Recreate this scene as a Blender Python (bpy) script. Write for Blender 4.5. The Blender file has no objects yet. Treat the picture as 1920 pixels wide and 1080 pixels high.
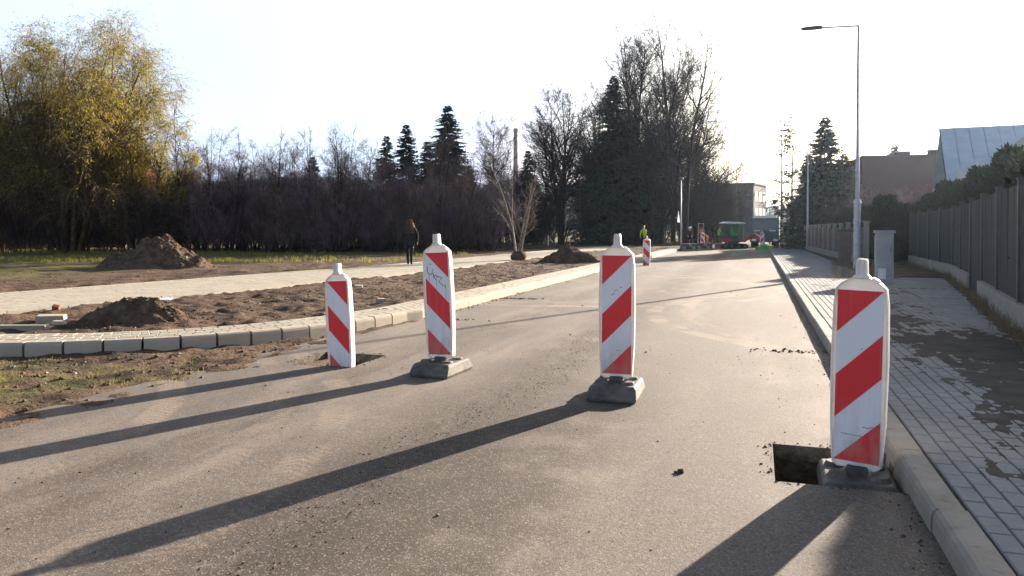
import bpy, bmesh, math, random
import numpy as np
from mathutils import Vector, Matrix
R = math.radians
random.seed(7)
SC = bpy.context.scene
COL = SC.collection

# ------------------------------------------------------------------ camera, sky, sun, exposure
CAM_H, YAW, FPX = 1.40, math.atan(460/1420), 1420.0
cam = bpy.data.cameras.new('camera'); co = bpy.data.objects.new('camera', cam); COL.objects.link(co)
cam.sensor_width = 36; cam.lens = 36*FPX/1920
PITCH = R(0.8)
cam.shift_y = -(108-math.tan(PITCH)*FPX)/1920
cam.clip_start = 0.05; cam.clip_end = 6000
co.location = (0, 0, CAM_H); co.rotation_euler = (R(90)-PITCH, 0, YAW)
SC.camera = co

SUN_AZ, SUN_EL = R(22.8), R(16.4)          # clockwise from +Y (the road), above the horizon
w = bpy.data.worlds.new('World'); SC.world = w; w.use_nodes = True
wn = w.node_tree.nodes; wl = w.node_tree.links
sky = wn.new('ShaderNodeTexSky'); sky.sky_type = 'NISHITA'; sky.sun_disc = False
sky.sun_elevation = SUN_EL; sky.sun_rotation = SUN_AZ
sky.air_density = 1.0; sky.dust_density = 2.6; sky.ozone_density = 1.5
bg = wn['Background']; bg.inputs['Strength'].default_value = 0.044
tc = wn.new('ShaderNodeTexCoord'); sx = wn.new('ShaderNodeSeparateXYZ'); wl.new(tc.outputs['Generated'], sx.inputs[0])
vr = wn.new('ShaderNodeMapRange'); vr.interpolation_type = 'SMOOTHSTEP'; wl.new(sx.outputs['Z'], vr.inputs['Value'])
vr.inputs['From Min'].default_value = .30; vr.inputs['From Max'].default_value = .48; vr.inputs['To Min'].default_value = 1.0; vr.inputs['To Max'].default_value = 0.0
cn = wn.new('ShaderNodeTexNoise'); cn.inputs['Scale'].default_value = 2.2; cn.inputs['Detail'].default_value = 5; wl.new(tc.outputs['Generated'], cn.inputs['Vector'])
cm = wn.new('ShaderNodeMapRange'); wl.new(cn.outputs['Fac'], cm.inputs['Value']); cm.inputs['From Min'].default_value = .3; cm.inputs['From Max'].default_value = .7; cm.inputs['To Min'].default_value = .62; cm.inputs['To Max'].default_value = 1.1
vm_ = wn.new('ShaderNodeMath'); vm_.operation = 'MULTIPLY'; wl.new(vr.outputs[0], vm_.inputs[0]); wl.new(cm.outputs[0], vm_.inputs[1])
ve = wn.new('ShaderNodeMix'); ve.data_type = 'RGBA'; ve.blend_type = 'LIGHTEN'; wl.new(vm_.outputs[0], ve.inputs['Factor'])
wl.new(sky.outputs[0], ve.inputs[6]); ve.inputs[7].default_value = (5.5, 6.5, 8.2, 1)
wl.new(ve.outputs[2], bg.inputs['Color'])
sl = bpy.data.lights.new('sun', 'SUN'); so = bpy.data.objects.new('sun', sl); COL.objects.link(so)
sl.energy = 5.0; sl.angle = R(0.53); sl.color = (1.0, 0.87, 0.72)
sd = Vector((math.sin(SUN_AZ)*math.cos(SUN_EL), math.cos(SUN_AZ)*math.cos(SUN_EL), math.sin(SUN_EL)))
so.rotation_euler = sd.to_track_quat('Z', 'Y').to_euler(); so.location = sd*60
vs = SC.view_settings; vs.view_transform = 'Standard'; vs.look = 'None'; vs.gamma = 1; vs.use_curve_mapping = False
vs.exposure = 2.15
SC.render.engine = 'CYCLES'
SC.cycles.max_bounces = 6; SC.cycles.transparent_max_bounces = 8

# ------------------------------------------------------------------ helpers
_s, _c = math.sin(YAW), math.cos(YAW)
def at(px, d, z=0.0):
    """world point seen in picture column px, d metres in front of the camera"""
    x = d*(px-960)/FPX
    return Vector((-d*_s + x*_c, d*_c + x*_s, z))
def proj(p):
    d = -p[0]*_s + p[1]*_c; x = p[0]*_c + p[1]*_s
    return 960+FPX*x/max(d, .01), 432+FPX*(CAM_H-p[2])/max(d, .01), d

_lat = np.random.RandomState(3).rand(256, 256)
def vnoise(x, y):
    xi = np.floor(x).astype(int); yi = np.floor(y).astype(int)
    fx = x-xi; fy = y-yi
    fx = fx*fx*(3-2*fx); fy = fy*fy*(3-2*fy)
    a = _lat[xi % 256, yi % 256]; b = _lat[(xi+1) % 256, yi % 256]
    c = _lat[xi % 256, (yi+1) % 256]; d = _lat[(xi+1) % 256, (yi+1) % 256]
    return (a*(1-fx)+b*fx)*(1-fy) + (c*(1-fx)+d*fx)*fy
def fbm(x, y, o=4):
    s = 0; a = .5; t = 0
    for i in range(o):
        s = s + a*vnoise(x*2**i+17*i, y*2**i+31*i); t += a; a *= .5
    return s/t
def sstep(a, b, x):
    t = np.clip((x-a)/(b-a), 0, 1); return t*t*(3-2*t)

def np_mesh(name, V, Fs, smooth=False):
    V = np.asarray(V, dtype=np.float32)
    if not isinstance(Fs, list): Fs = [Fs]
    Fs = [np.asarray(f, dtype=np.int32) for f in Fs if len(f)]
    me = bpy.data.meshes.new(name)
    me.vertices.add(len(V)); me.vertices.foreach_set('co', V.ravel())
    nl = sum(f.size for f in Fs); npol = sum(len(f) for f in Fs)
    me.loops.add(nl); me.polygons.add(npol)
    me.loops.foreach_set('vertex_index', np.concatenate([f.ravel() for f in Fs]))
    tot = np.concatenate([np.full(len(f), f.shape[1], dtype=np.int32) for f in Fs])
    st = np.concatenate([[0], np.cumsum(tot)[:-1]]).astype(np.int32)
    me.polygons.foreach_set('loop_start', st); me.polygons.foreach_set('loop_total', tot)
    me.polygons.foreach_set('use_smooth', np.full(npol, bool(smooth)))
    me.update(calc_edges=True); me.validate()
    return me

def link(name, me, mat=None, parent=None, loc=None, rot=None, bevel=0, smooth=False):
    o = bpy.data.objects.new(name, me); COL.objects.link(o)
    if mat is not None and me is not None and len(me.materials) == 0: me.materials.append(mat)
    if parent is not None: o.parent = parent
    if loc is not None: o.location = loc
    if rot is not None: o.rotation_euler = rot
    if bevel:
        b = o.modifiers.new('bevel', 'BEVEL'); b.width = bevel; b.segments = 2; b.limit_method = 'ANGLE'; b.angle_limit = R(40)
    return o
def tag(o, label=None, cat=None, group=None, kind=None):
    if label: o['label'] = label
    if cat: o['category'] = cat
    if group: o['group'] = group
    if kind: o['kind'] = kind
    return o
def thing(name, label, cat, loc=(0, 0, 0), rotz=0, group=None, kind=None):
    o = bpy.data.objects.new(name, None); COL.objects.link(o); o.empty_display_size = .2
    o.location = loc; o.rotation_euler = (0, 0, rotz)
    return tag(o, label, cat, group, kind)
def copy_tree(o, parent=None):
    c = o.copy(); COL.objects.link(c); c.parent = parent
    for ch in list(o.children): copy_tree(ch, c)
    return c

class MB:
    def __init__(s): s.v = []; s.f = []
    def add(s, vs_, fs_):
        b = len(s.v); s.v += [tuple(p) for p in vs_]; s.f += [tuple(i+b for i in f) for f in fs_]; return s
    def box(s, c, d, rz=0, M=None):
        x, y, z = d[0]/2, d[1]/2, d[2]/2
        P = [Vector((i*x, j*y, k*z)) for k in (-1, 1) for j in (-1, 1) for i in (-1, 1)]
        if rz: M = Matrix.Rotation(rz, 3, 'Z')
        if M is not None: P = [M @ p for p in P]
        P = [p+Vector(c) for p in P]
        return s.add(P, [(0, 2, 3, 1), (4, 5, 7, 6), (0, 1, 5, 4), (1, 3, 7, 5), (3, 2, 6, 7), (2, 0, 4, 6)])
    def b(s, x0, x1, y0, y1, z0, z1):
        return s.box(((x0+x1)/2, (y0+y1)/2, (z0+z1)/2), (x1-x0, y1-y0, z1-z0))
    def prism(s, poly, a0, a1, axis='y'):
        """poly in the plane across axis, extruded from a0 to a1"""
        n = len(poly)
        def mk(p, a):
            return {'y': (p[0], a, p[1]), 'x': (a, p[0], p[1]), 'z': (p[0], p[1], a)}[axis]
        V = [mk(p, a0) for p in poly]+[mk(p, a1) for p in poly]
        F = [tuple(range(n))[::-1], tuple(range(n, 2*n))]+[(i, (i+1) % n, n+(i+1) % n, n+i) for i in range(n)]
        return s.add(V, F)
    def tube(s, pts, rad, k=8, cap=True):
        pts = [Vector(p) for p in pts]; n = len(pts)
        if not hasattr(rad, '__len__'): rad = [rad]*n
        V = []
        for i, p in enumerate(pts):
            t = (pts[min(i+1, n-1)]-pts[max(i-1, 0)]).normalized()
            a = Vector((0, 0, 1)) if abs(t.z) < .9 else Vector((1, 0, 0))
            u = t.cross(a).normalized(); v = t.cross(u)
            for j in range(k):
                q = 2*math.pi*j/k
                V.append(p+(u*math.cos(q)+v*math.sin(q))*rad[i])
        F = [(i*k+j, i*k+(j+1) % k, (i+1)*k+(j+1) % k, (i+1)*k+j) for i in range(n-1) for j in range(k)]
        if cap: F += [tuple(range(k))[::-1], tuple(range((n-1)*k, n*k))]
        return s.add(V, F)
    def lathe(s, prof, k=16, c=(0, 0, 0)):
        V = [(c[0]+r*math.cos(2*math.pi*j/k), c[1]+r*math.sin(2*math.pi*j/k), c[2]+z) for r, z in prof for j in range(k)]
        n = len(prof)
        F = [(i*k+j, i*k+(j+1) % k, (i+1)*k+(j+1) % k, (i+1)*k+j) for i in range(n-1) for j in range(k)]
        F += [tuple(range(k))[::-1], tuple(range((n-1)*k, n*k))]
        return s.add(V, F)
    def mesh(s, name, smooth=False):
        me = bpy.data.meshes.new(name); me.from_pydata([tuple(p) for p in s.v], [], s.f); me.update()
        if smooth:
            me.polygons.foreach_set('use_smooth', [True]*len(me.polygons))
        bm = bmesh.new(); bm.from_mesh(me); bmesh.ops.recalc_face_normals(bm, faces=bm.faces[:]); bm.to_mesh(me); bm.free()
        return me
    def build(s, name, mat, parent=None, bevel=0, smooth=False, **kw):
        return link(name, s.mesh(name, smooth), mat, parent, bevel=bevel, **kw)

# ------------------------------------------------------------------ materials
class NT:
    def __init__(s, name):
        s.m = bpy.data.materials.new(name); s.m.use_nodes = True
        s.t = s.m.node_tree; s.n = s.t.nodes; s.l = s.t.links
        s.p = s.n['Principled BSDF']; s.out = s.n['Material Output']
        s._pos = None
    def set(s, sock, v):
        if hasattr(v, 'is_output') or isinstance(v, bpy.types.NodeSocket): s.l.new(v, sock)
        elif isinstance(v, (tuple, list)) and len(v) == 3 and sock.type == 'RGBA': sock.default_value = (*v, 1)
        else: sock.default_value = v
    def pos(s):
        if s._pos is None: s._pos = s.n.new('ShaderNodeNewGeometry').outputs['Position']
        return s._pos
    def obj(s): return s.n.new('ShaderNodeTexCoord').outputs['Object']
    def rnd(s): return s.n.new('ShaderNodeObjectInfo').outputs['Random']
    def island(s): return s.n.new('ShaderNodeNewGeometry').outputs['Random Per Island']
    def math(s, op, a, b=0.0, c=None, clamp=False):
        n = s.n.new('ShaderNodeMath'); n.operation = op; n.use_clamp = clamp
        s.set(n.inputs[0], a); s.set(n.inputs[1], b)
        if c is not None: s.set(n.inputs[2], c)
        return n.outputs[0]
    def scale(s, vec, sc):
        n = s.n.new('ShaderNodeMapping'); s.set(n.inputs['Vector'], vec); n.inputs['Scale'].default_value = sc
        return n.outputs[0]
    def noise(s, scale, vec=None, detail=4, rough=.6, dist=0):
        n = s.n.new('ShaderNodeTexNoise'); s.set(n.inputs['Vector'], s.pos() if vec is None else vec)
        n.inputs['Scale'].default_value = scale; n.inputs['Detail'].default_value = detail
        n.inputs['Roughness'].default_value = rough; n.inputs['Distortion'].default_value = dist
        return n.outputs['Fac']
    def ramp(s, f, a, b, lo=0.0, hi=1.0):
        n = s.n.new('ShaderNodeMapRange'); n.interpolation_type = 'SMOOTHSTEP'
        s.set(n.inputs['Value'], f); n.inputs['From Min'].default_value = a; n.inputs['From Max'].default_value = b
        n.inputs['To Min'].default_value = lo; n.inputs['To Max'].default_value = hi
        return n.outputs[0]
    def mix(s, f, a, b):
        n = s.n.new('ShaderNodeMix'); n.data_type = 'RGBA'
        s.set(n.inputs['Factor'], f); s.set(n.inputs[6], a); s.set(n.inputs[7], b)
        return n.outputs[2]
    def sep(s, vec=None):
        n = s.n.new('ShaderNodeSeparateXYZ'); s.set(n.inputs[0], s.pos() if vec is None else vec); return n.outputs
    def bump(s, h, strength=.5, dist=.02):
        n = s.n.new('ShaderNodeBump'); n.inputs['Strength'].default_value = strength; n.inputs['Distance'].default_value = dist
        s.set(n.inputs['Height'], h)
        if s.p.inputs['Normal'].is_linked: s.l.new(s.p.inputs['Normal'].links[0].from_socket, n.inputs['Normal'])
        s.l.new(n.outputs[0], s.p.inputs['Normal'])
    def col(s, c): s.set(s.p.inputs['Base Color'], c)
    def rough(s, r, spec=None, metal=None):
        s.set(s.p.inputs['Roughness'], r)
        if spec is not None: s.p.inputs['Specular IOR Level'].default_value = spec
        if metal is not None: s.p.inputs['Metallic'].default_value = metal
    def translucent(s, fac, colr):
        t = s.n.new('ShaderNodeBsdfTranslucent'); s.set(t.inputs['Color'], colr)
        m = s.n.new('ShaderNodeMixShader'); m.inputs[0].default_value = fac
        s.l.new(s.p.outputs[0], m.inputs[1]); s.l.new(t.outputs[0], m.inputs[2]); s.l.new(m.outputs[0], s.out.inputs['Surface'])

def simple(name, c, c2=None, sc=6, rough=.8, spec=.3, metal=0, bump=None, vec='obj', trans=None, island=0):
    k = NT(name)
    v = k.obj() if vec == 'obj' else k.pos()
    cc = c
    if c2 is not None: cc = k.mix(k.ramp(k.noise(sc, v, 5), .3, .7), c, c2)
    if island:
        cc = k.mix(k.math('MULTIPLY', k.island(), island), cc, (c[0]*.45, c[1]*.45, c[2]*.45))
    k.col(cc); k.rough(rough, spec, metal)
    if bump: k.bump(k.noise(bump[0], v, 4), bump[1], bump[2] if len(bump) > 2 else .02)
    if trans: k.translucent(trans[0], trans[1])
    return k.m

def asphalt_mat():
    k = NT('asphalt'); P = k.pos(); xyz = k.sep()
    stretch = k.scale(P, (1.0, .16, 1))
    n1 = k.noise(1.1, stretch, 5, .6)
    n2 = k.noise(.55, P, 5, .65, .4)
    n3 = k.noise(9, P, 4, .7)
    fine = k.noise(120, P, 3, .7)
    base = k.mix(k.ramp(n2, .35, .68), (.098, .080, .068), (.148, .122, .101))
    dust = k.ramp(n1, .46, .70)
    base = k.mix(k.math('MULTIPLY', dust, .85), base, (.205, .167, .136))
    # brown mud streak and its rim along the paving joint left of the middle
    wob = k.math('MULTIPLY', k.math('SUBTRACT', k.noise(.8, P, 3), .5), .55)
    xs = k.math('ADD', xyz[0], wob)
    dj = k.math('ABSOLUTE', k.math('ADD', xs, 1.98))
    streak = k.math('MULTIPLY', k.ramp(dj, .08, .80, 1, 0), k.ramp(k.noise(3.5, k.scale(P, (1, .4, 1)), 5, .7), .26, .54))
    base = k.mix(k.math('MULTIPLY', streak, .92), base, (.050, .036, .027))
    film = k.math('MULTIPLY', k.math('MULTIPLY', k.ramp(xyz[0], -2.4, -1.9), k.ramp(xyz[0], -.35, -1.3)), k.math('MULTIPLY', k.ramp(xyz[1], 9.5, 5.0), k.ramp(k.noise(1.7, P, 5, .65), .30, .58)))
    base = k.mix(k.math('MULTIPLY', film, .92), base, (.050, .037, .028))
    dj2 = k.math('ABSOLUTE', k.math('ADD', xs, 3.55))
    st2 = k.math('MULTIPLY', k.ramp(dj2, .04, .55, 1, 0), k.ramp(k.noise(2.2, k.scale(P, (1, .3, 1)), 5, .7), .42, .60))
    base = k.mix(k.math('MULTIPLY', st2, .75), base, (.066, .047, .035))
    # pale tyre prints, arcs with a tread
    for cx, cy, rr, wd, a0 in ((-9.0, 2.2, 6.6, .12, .45), (-9.0, 2.2, 6.15, .11, .40), (3.5, 13.5, 5.2, .14, .7), (-4.4, 18.5, 5.0, .16, .8), (-5.6, 19.5, 5.6, .15, .7), (8.0, 14.5, 9.2, .13, .6), (-7.5, 3.0, 3.55, .12, .6)):
        dx = k.math('SUBTRACT', xyz[0], cx); dy = k.math('SUBTRACT', xyz[1], cy)
        rad = k.math('SQRT', k.math('ADD', k.math('MULTIPLY', dx, dx), k.math('MULTIPLY', dy, dy)))
        dd = k.math('ABSOLUTE', k.math('SUBTRACT', rad, rr))
        ring = k.ramp(dd, wd*.75, wd*1.15, 1, 0)
        ang = k.math('ARCTAN2', dy, dx)
        tread = k.math('ADD', .62, k.math('MULTIPLY', .38, k.math('SINE', k.math('ADD', k.math('MULTIPLY', ang, rr*2*math.pi/.075), k.math('MULTIPLY', dd, 60)))))
        patch = k.ramp(k.noise(1.3, P, 3), .38, .62)
        base = k.mix(k.math('MULTIPLY', k.math('MULTIPLY', ring, k.math('MULTIPLY', tread, patch)), a0), base, (.31, .235, .17))
    base = k.mix(k.math('MULTIPLY', k.ramp(n3, .55, .70), .5), base, (.075, .058, .045))
    # aggregate: pale and dark stones in the binder
    v = k.n.new('ShaderNodeTexVoronoi'); v.inputs['Scale'].default_value = 130; k.set(v.inputs['Vector'], P)
    vs_ = k.sep(v.outputs['Color'])
    base = k.mix(k.math('MULTIPLY', k.ramp(vs_[0], .82, .90), .42), base, (.30, .26, .22))
    base = k.mix(k.math('MULTIPLY', k.ramp(vs_[1], .78, .90), .62), base, (.045, .036, .030))
    k.col(base); k.rough(k.ramp(n2, .3, .7, .78, .95), .25)
    k.bump(v.outputs['Distance'], .35, .003); k.bump(fine, .35, .003); k.bump(n3, .12, .012)
    return k.m

def soil_mat():
    k = NT('soil'); P = k.pos(); xyz = k.sep()
    n1 = k.noise(.9, P, 6, .65); n2 = k.noise(7, P, 5, .7); n3 = k.noise(.35, P, 4)
    c = k.mix(k.ramp(n1, .35, .65), (.058, .037, .025), (.135, .086, .056))
    c = k.mix(k.math('MULTIPLY', k.ramp(n2, .45, .7), .6), c, (.034, .022, .016))
    c = k.mix(k.math('MULTIPLY', k.ramp(k.noise(26, P, 3), .60, .72), .4), c, (.24, .19, .14))
    # grass: beyond the path and in the corner in front of the curved kerb
    g = k.ramp(k.math('ADD', xyz[0], k.math('MULTIPLY', k.math('SUBTRACT', n3, .5), 9)), -17.5, -22.5)
    g2 = k.math('MULTIPLY', k.ramp(xyz[1], 6.6, 5.0), k.ramp(xyz[0], -5.2, -6.3))
    g = k.math('MULTIPLY', k.math('MAXIMUM', g, g2), k.ramp(k.noise(2.2, P, 5, .7), .40, .58))
    gc = k.mix(n2, (.050, .062, .018), (.17, .15, .045))
    c = k.mix(g, c, gc)
    far = k.ramp(xyz[1], 90, 180)
    c = k.mix(far, c, (.05, .055, .03))
    k.col(c); k.rough(.95, .15)
    k.bump(n2, .9, .06); k.bump(k.noise(34, P, 4, .7), .8, .02)
    return k.m

def concrete_mat(name, c, c2, stain=.4, sc=3.0, per=True):
    k = NT(name); P = k.pos()
    n = k.noise(sc, P, 6, .65); f = k.noise(90, P, 3)
    b = k.mix(k.ramp(n, .3, .7), c, c2)
    if per:
        b = k.mix(k.math('MULTIPLY', k.rnd(), .25), b, (c[0]*.7, c[1]*.68, c[2]*.64))
        b = k.mix(k.math('MULTIPLY', k.island(), .30), b, (c[0]*.62, c[1]*.60, c[2]*.58))
    b = k.mix(k.math('MULTIPLY', k.ramp(k.noise(11, P, 5, .7), .56, .74), stain), b, (.10, .078, .058))
    k.col(b); k.rough(.9, .2); k.bump(f, .5, .004); k.bump(k.noise(22, P, 4), .25, .01)
    return k.m

def brick_mat(name, c1, c2, mortar, sc):
    k = NT(name)
    b = k.n.new('ShaderNodeTexBrick'); k.set(b.inputs['Vector'], k.obj())
    k.set(b.inputs['Color1'], c1); k.set(b.inputs['Color2'], c2); k.set(b.inputs['Mortar'], mortar)
    b.inputs['Scale'].default_value = sc; b.inputs['Mortar Size'].default_value = .012
    k.col(k.mix(k.math('MULTIPLY', k.noise(1.2, k.obj(), 5), .5), b.outputs['Color'], c1)); k.rough(.9, .2); k.bump(b.outputs['Fac'], .3, .01)
    return k.m

M = {}
M['asphalt'] = asphalt_mat()
M['asphalt_cut'] = simple('asphalt_cut', (.05, .043, .037), (.13, .11, .09), 14, .95, .2, bump=(40, .8, .02))
M['soil'] = soil_mat()
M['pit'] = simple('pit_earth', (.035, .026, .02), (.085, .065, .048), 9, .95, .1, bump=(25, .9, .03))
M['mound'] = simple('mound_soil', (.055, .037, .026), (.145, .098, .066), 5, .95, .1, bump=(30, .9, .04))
M['clod'] = simple('clod', (.13, .086, .058), (.09, .060, .040), 3, .95, .1, island=.7)
M['stone'] = simple('pebble', (.30, .27, .23), (.16, .14, .12), 3, .85, .3, island=.7)
M['kerb'] = concrete_mat('kerb_concrete', (.34, .305, .26), (.24, .215, .18), .55)
M['kerb_new'] = concrete_mat('kerb_concrete_new', (.40, .355, .285), (.33, .295, .24), .35)
M['paver'] = concrete_mat('paver_concrete', (.255, .252, .250), (.19, .187, .185), .45, 1.2)
M['paver_new'] = concrete_mat('paver_concrete_new', (.37, .33, .265), (.31, .275, .225), .30, 1.2)
M['bed'] = simple('joint_sand', (.045, .037, .03), (.08, .066, .05), 12, .95, .1, vec='pos')
M['sand'] = simple('dark_sand', (.050, .044, .039), (.080, .070, .060), 4, .95, .1, bump=(60, .8, .01), vec='pos')
M['plinth'] = concrete_mat('plinth_concrete', (.33, .31, .28), (.24, .225, .20), .5)
M['white_plastic'] = simple('white_plastic', (.80, .79, .77), (.68, .66, .62), 9, .45, .4, bump=(40, .1, .004), trans=(.16, (.95, .86, .72)))
def sheet(name, c):
    k = NT(name); O = k.obj(); z = k.sep(O)[2]
    va = k.n.new('ShaderNodeVectorMath'); va.operation = 'ADD'; k.set(va.inputs[0], O); cx_ = k.n.new('ShaderNodeCombineXYZ')
    for i_ in range(3): k.set(cx_.inputs[i_], k.math('MULTIPLY', k.rnd(), 11.0+7*i_))
    k.set(va.inputs[1], cx_.outputs[0]); O = va.outputs[0]
    d = k.math('MULTIPLY', k.ramp(z, .45, .03), k.ramp(k.noise(9, k.scale(O, (1, 1, .35)), 6, .7), .36, .66))
    sp_ = k.ramp(k.noise(70, O, 3, .7), .66, .74)
    st_ = k.ramp(k.noise(14, k.scale(O, (3, 1, .12)), 4, .6), .56, .72)
    b = k.mix(k.math('MULTIPLY', k.noise(5, O, 4), .22), c, (c[0]*.8, c[1]*.8, c[2]*.8))
    b = k.mix(k.math('MULTIPLY', d, .55), b, (.30, .25, .19)); b = k.mix(k.math('MULTIPLY', sp_, .5), b, (.25, .21, .17)); b = k.mix(k.math('MULTIPLY', st_, .18), b, (.28, .25, .21))
    k.col(b); k.rough(k.ramp(d, 0, 1, .36, .7), .45)
    v = k.n.new('ShaderNodeTexVoronoi'); v.inputs['Scale'].default_value = 260; k.set(v.inputs['Vector'], O); k.bump(v.outputs['Distance'], .12, .0015)
    return k.m
M['sheet_white'] = sheet('sheet_white', (.70, .70, .72)); M['sheet_red'] = sheet('sheet_red', (.68, .022, .028))
M['ink'] = simple('black_ink', (.03, .03, .035), None, 5, .6)
M['rubber'] = simple('recycled_plastic', (.060, .056, .054), (.15, .13, .105), 8, .75, .35, bump=(60, .5, .006))
M['galv'] = simple('galvanised_steel', (.42, .42, .43), (.32, .32, .34), 5, .5, .5, .35)
M['wrap'] = simple('plastic_wrap', (.55, .55, .57), (.40, .40, .43), 12, .35, .5, bump=(30, .7, .02))
M['dark_metal'] = simple('dark_metal', (.05, .05, .055), (.08, .08, .085), 8, .5, .4)
M['bark'] = simple('bark', (.042, .031, .028), (.022, .017, .017), 5, .95, .1)
M['bark_warm'] = simple('bark_warm', (.13, .085, .045), (.055, .038, .025), 4, .95, .1)
M['bark_birch'] = simple('bark_pale', (.27, .22, .18), (.12, .10, .085), 9, .9, .2)
M['twig'] = simple('twig', (.040, .029, .028), (.024, .019, .021), 2, .9, .1)
M['twig_purple'] = simple('twig_purple', (.23, .150, .170), (.075, .053, .068), 1.2, .9, .1)
M['twig_brown'] = simple('twig_brown', (.20, .145, .115), (.085, .06, .05), 1.2, .9, .1)
M['twig_warm'] = simple('twig_warm', (.13, .085, .045), (.07, .048, .03), 2, .85, .15)
M['leaf_willow'] = simple('leaf_willow', (.19, .165, .034), (.25, .17, .040), .5, .7, .2, trans=(.45, (.42, .34, .06)), island=.6)
M['needle'] = simple('needle', (.022, .040, .028), (.040, .062, .036), 1.5, .75, .2, island=.5)
M['needle_pale'] = simple('needle_pale', (.035, .055, .045), (.055, .070, .045), 1.5, .75, .2, island=.4)
M['thuja'] = simple('thuja', (.018, .034, .019), (.032, .048, .022), 1.2, .8, .15, trans=(.1, (.05, .08, .025)), island=.5)
M['dead_leaf'] = simple('dead_leaf', (.17, .095, .03), (.26, .16, .05), 1.2, .8, .2, trans=(.4, (.42, .26, .06)), island=.5)
M['grass'] = simple('grass_blade', (.085, .10, .022), (.22, .19, .055), .7, .8, .2, trans=(.35, (.30, .30, .06)), island=.5)
M['weed'] = simple('dry_weed', (.20, .16, .105), (.10, .08, .055), .9, .9, .1, trans=(.25, (.3, .24, .14)))
M['hill'] = simple('hill_forest', (.022, .034, .035), (.034, .045, .04), .02, .95, .05, vec='pos')
k_ = NT('fence_board'); o_ = k_.obj(); c_ = k_.mix(k_.ramp(k_.noise(6, k_.scale(o_, (3, 1, .4)), 5), .3, .7), (.034, .042, .042), (.055, .061, .059))
c_ = k_.mix(k_.math('MULTIPLY', k_.rnd(), .5), c_, (.026, .031, .032)); k_.col(c_); k_.rough(.75, .25); M['fence'] = k_.m
M['fence_wood'] = simple('fence_wood', (.11, .085, .07), (.17, .13, .105), 4, .9, .2)
M['maroon'] = brick_mat('maroon_brick', (.085, .028, .026), (.115, .038, .032), (.10, .06, .055), 4.0)
M['chimney'] = brick_mat('chimney_brick_hazed', (.36, .25, .22), (.42, .29, .25), (.36, .30, .27), 2.5)  # brick paled, distance haze is put into its colour
M['roof_metal'] = simple('roof_sheet', (.48, .55, .61), (.40, .47, .54), 2, .45, .5, .3)
M['plaster'] = simple('plaster', (.50, .50, .47), (.42, .42, .40), 2, .9, .2)
M['soffit'] = simple('soffit', (.40, .42, .42), (.34, .36, .36), 4, .8, .2)
M['roof_dark'] = simple('roof_dark', (.06, .05, .05), (.09, .075, .07), 5, .8, .2)
M['block_sunlit'] = simple('block_sunlit', (.23, .205, .175), (.18, .16, .14), 1, .9, .2)  # end wall of the far block, sunlight painted in as a paler tone
M['block_shaded'] = simple('block_shaded', (.075, .08, .09), (.06, .065, .075), 1, .9, .2)  # front of the same block, its shade painted in as a darker tone
M['glass'] = simple('window_glass', (.03, .04, .05), None, 5, .08, .6)
k_ = NT('cab_glass'); k_.col((.35, .55, .42)); k_.rough(.05, .5); k_.p.inputs['Transmission Weight'].default_value = .9; k_.p.inputs['IOR'].default_value = 1.1; M['cab_glass'] = k_.m
M['truck'] = simple('truck_green', (.012, .095, .105), (.016, .11, .115), 3, .35, .5)
M['truck_grey'] = simple('truck_grey', (.26, .27, .28), (.2, .2, .21), 3, .6, .4)
M['machine_dark'] = simple('machine_dark', (.045, .05, .055), (.07, .07, .075), 4, .5, .4)
M['tyre'] = simple('tyre', (.018, .018, .019), (.04, .036, .032), 5, .9, .2)
M['exc_red'] = simple('machine_red', (.34, .028, .035), (.26, .025, .03), 4, .45, .5)
M['white_paint'] = simple('white_paint', (.80, .80, .80), (.70, .70, .70), 5, .5, .4)
M['hivis'] = simple('hivis_yellow', (.42, .62, .03), (.34, .52, .03), 9, .8, .2)
M['hivis_green'] = simple('hivis_green', (.20, .55, .05), (.16, .45, .05), 9, .8, .2)
M['orange'] = simple('orange_cloth', (.70, .13, .03), (.58, .10, .03), 9, .8, .2)
M['navy'] = simple('dark_cloth', (.012, .013, .022), (.02, .02, .03), 9, .9, .2)
M['black_cloth'] = simple('black_cloth', (.010, .010, .013), (.016, .016, .02), 9, .9, .2)
M['skin'] = simple('skin', (.50, .31, .23), None, 5, .6, .3)
M['hair'] = simple('blond_hair', (.10, .072, .042), (.05, .036, .022), 20, .5, .4, trans=(.4, (.75, .52, .28)))
M['brown_hair'] = simple('brown_hair', (.06, .035, .02), None, 20, .6, .3)
M['grey_box'] = concrete_mat('cabinet_plastic', (.42, .41, .40), (.33, .33, .33), .3)
M['green_sack'] = simple('green_sheet', (.10, .42, .08), (.07, .3, .06), 6, .6, .3)
M['wood'] = simple('raw_wood', (.40, .27, .14), (.30, .2, .1), 6, .9, .2)
M['brick_red'] = simple('red_brick', (.30, .10, .06), (.22, .08, .05), 9, .9, .2)

# ------------------------------------------------------------------ the ground
KX0, KX1 = .77, .92                        # right kerb
LX0, LX1 = -5.20, -5.05                    # left kerb
ROAD_END = 66.0
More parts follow.
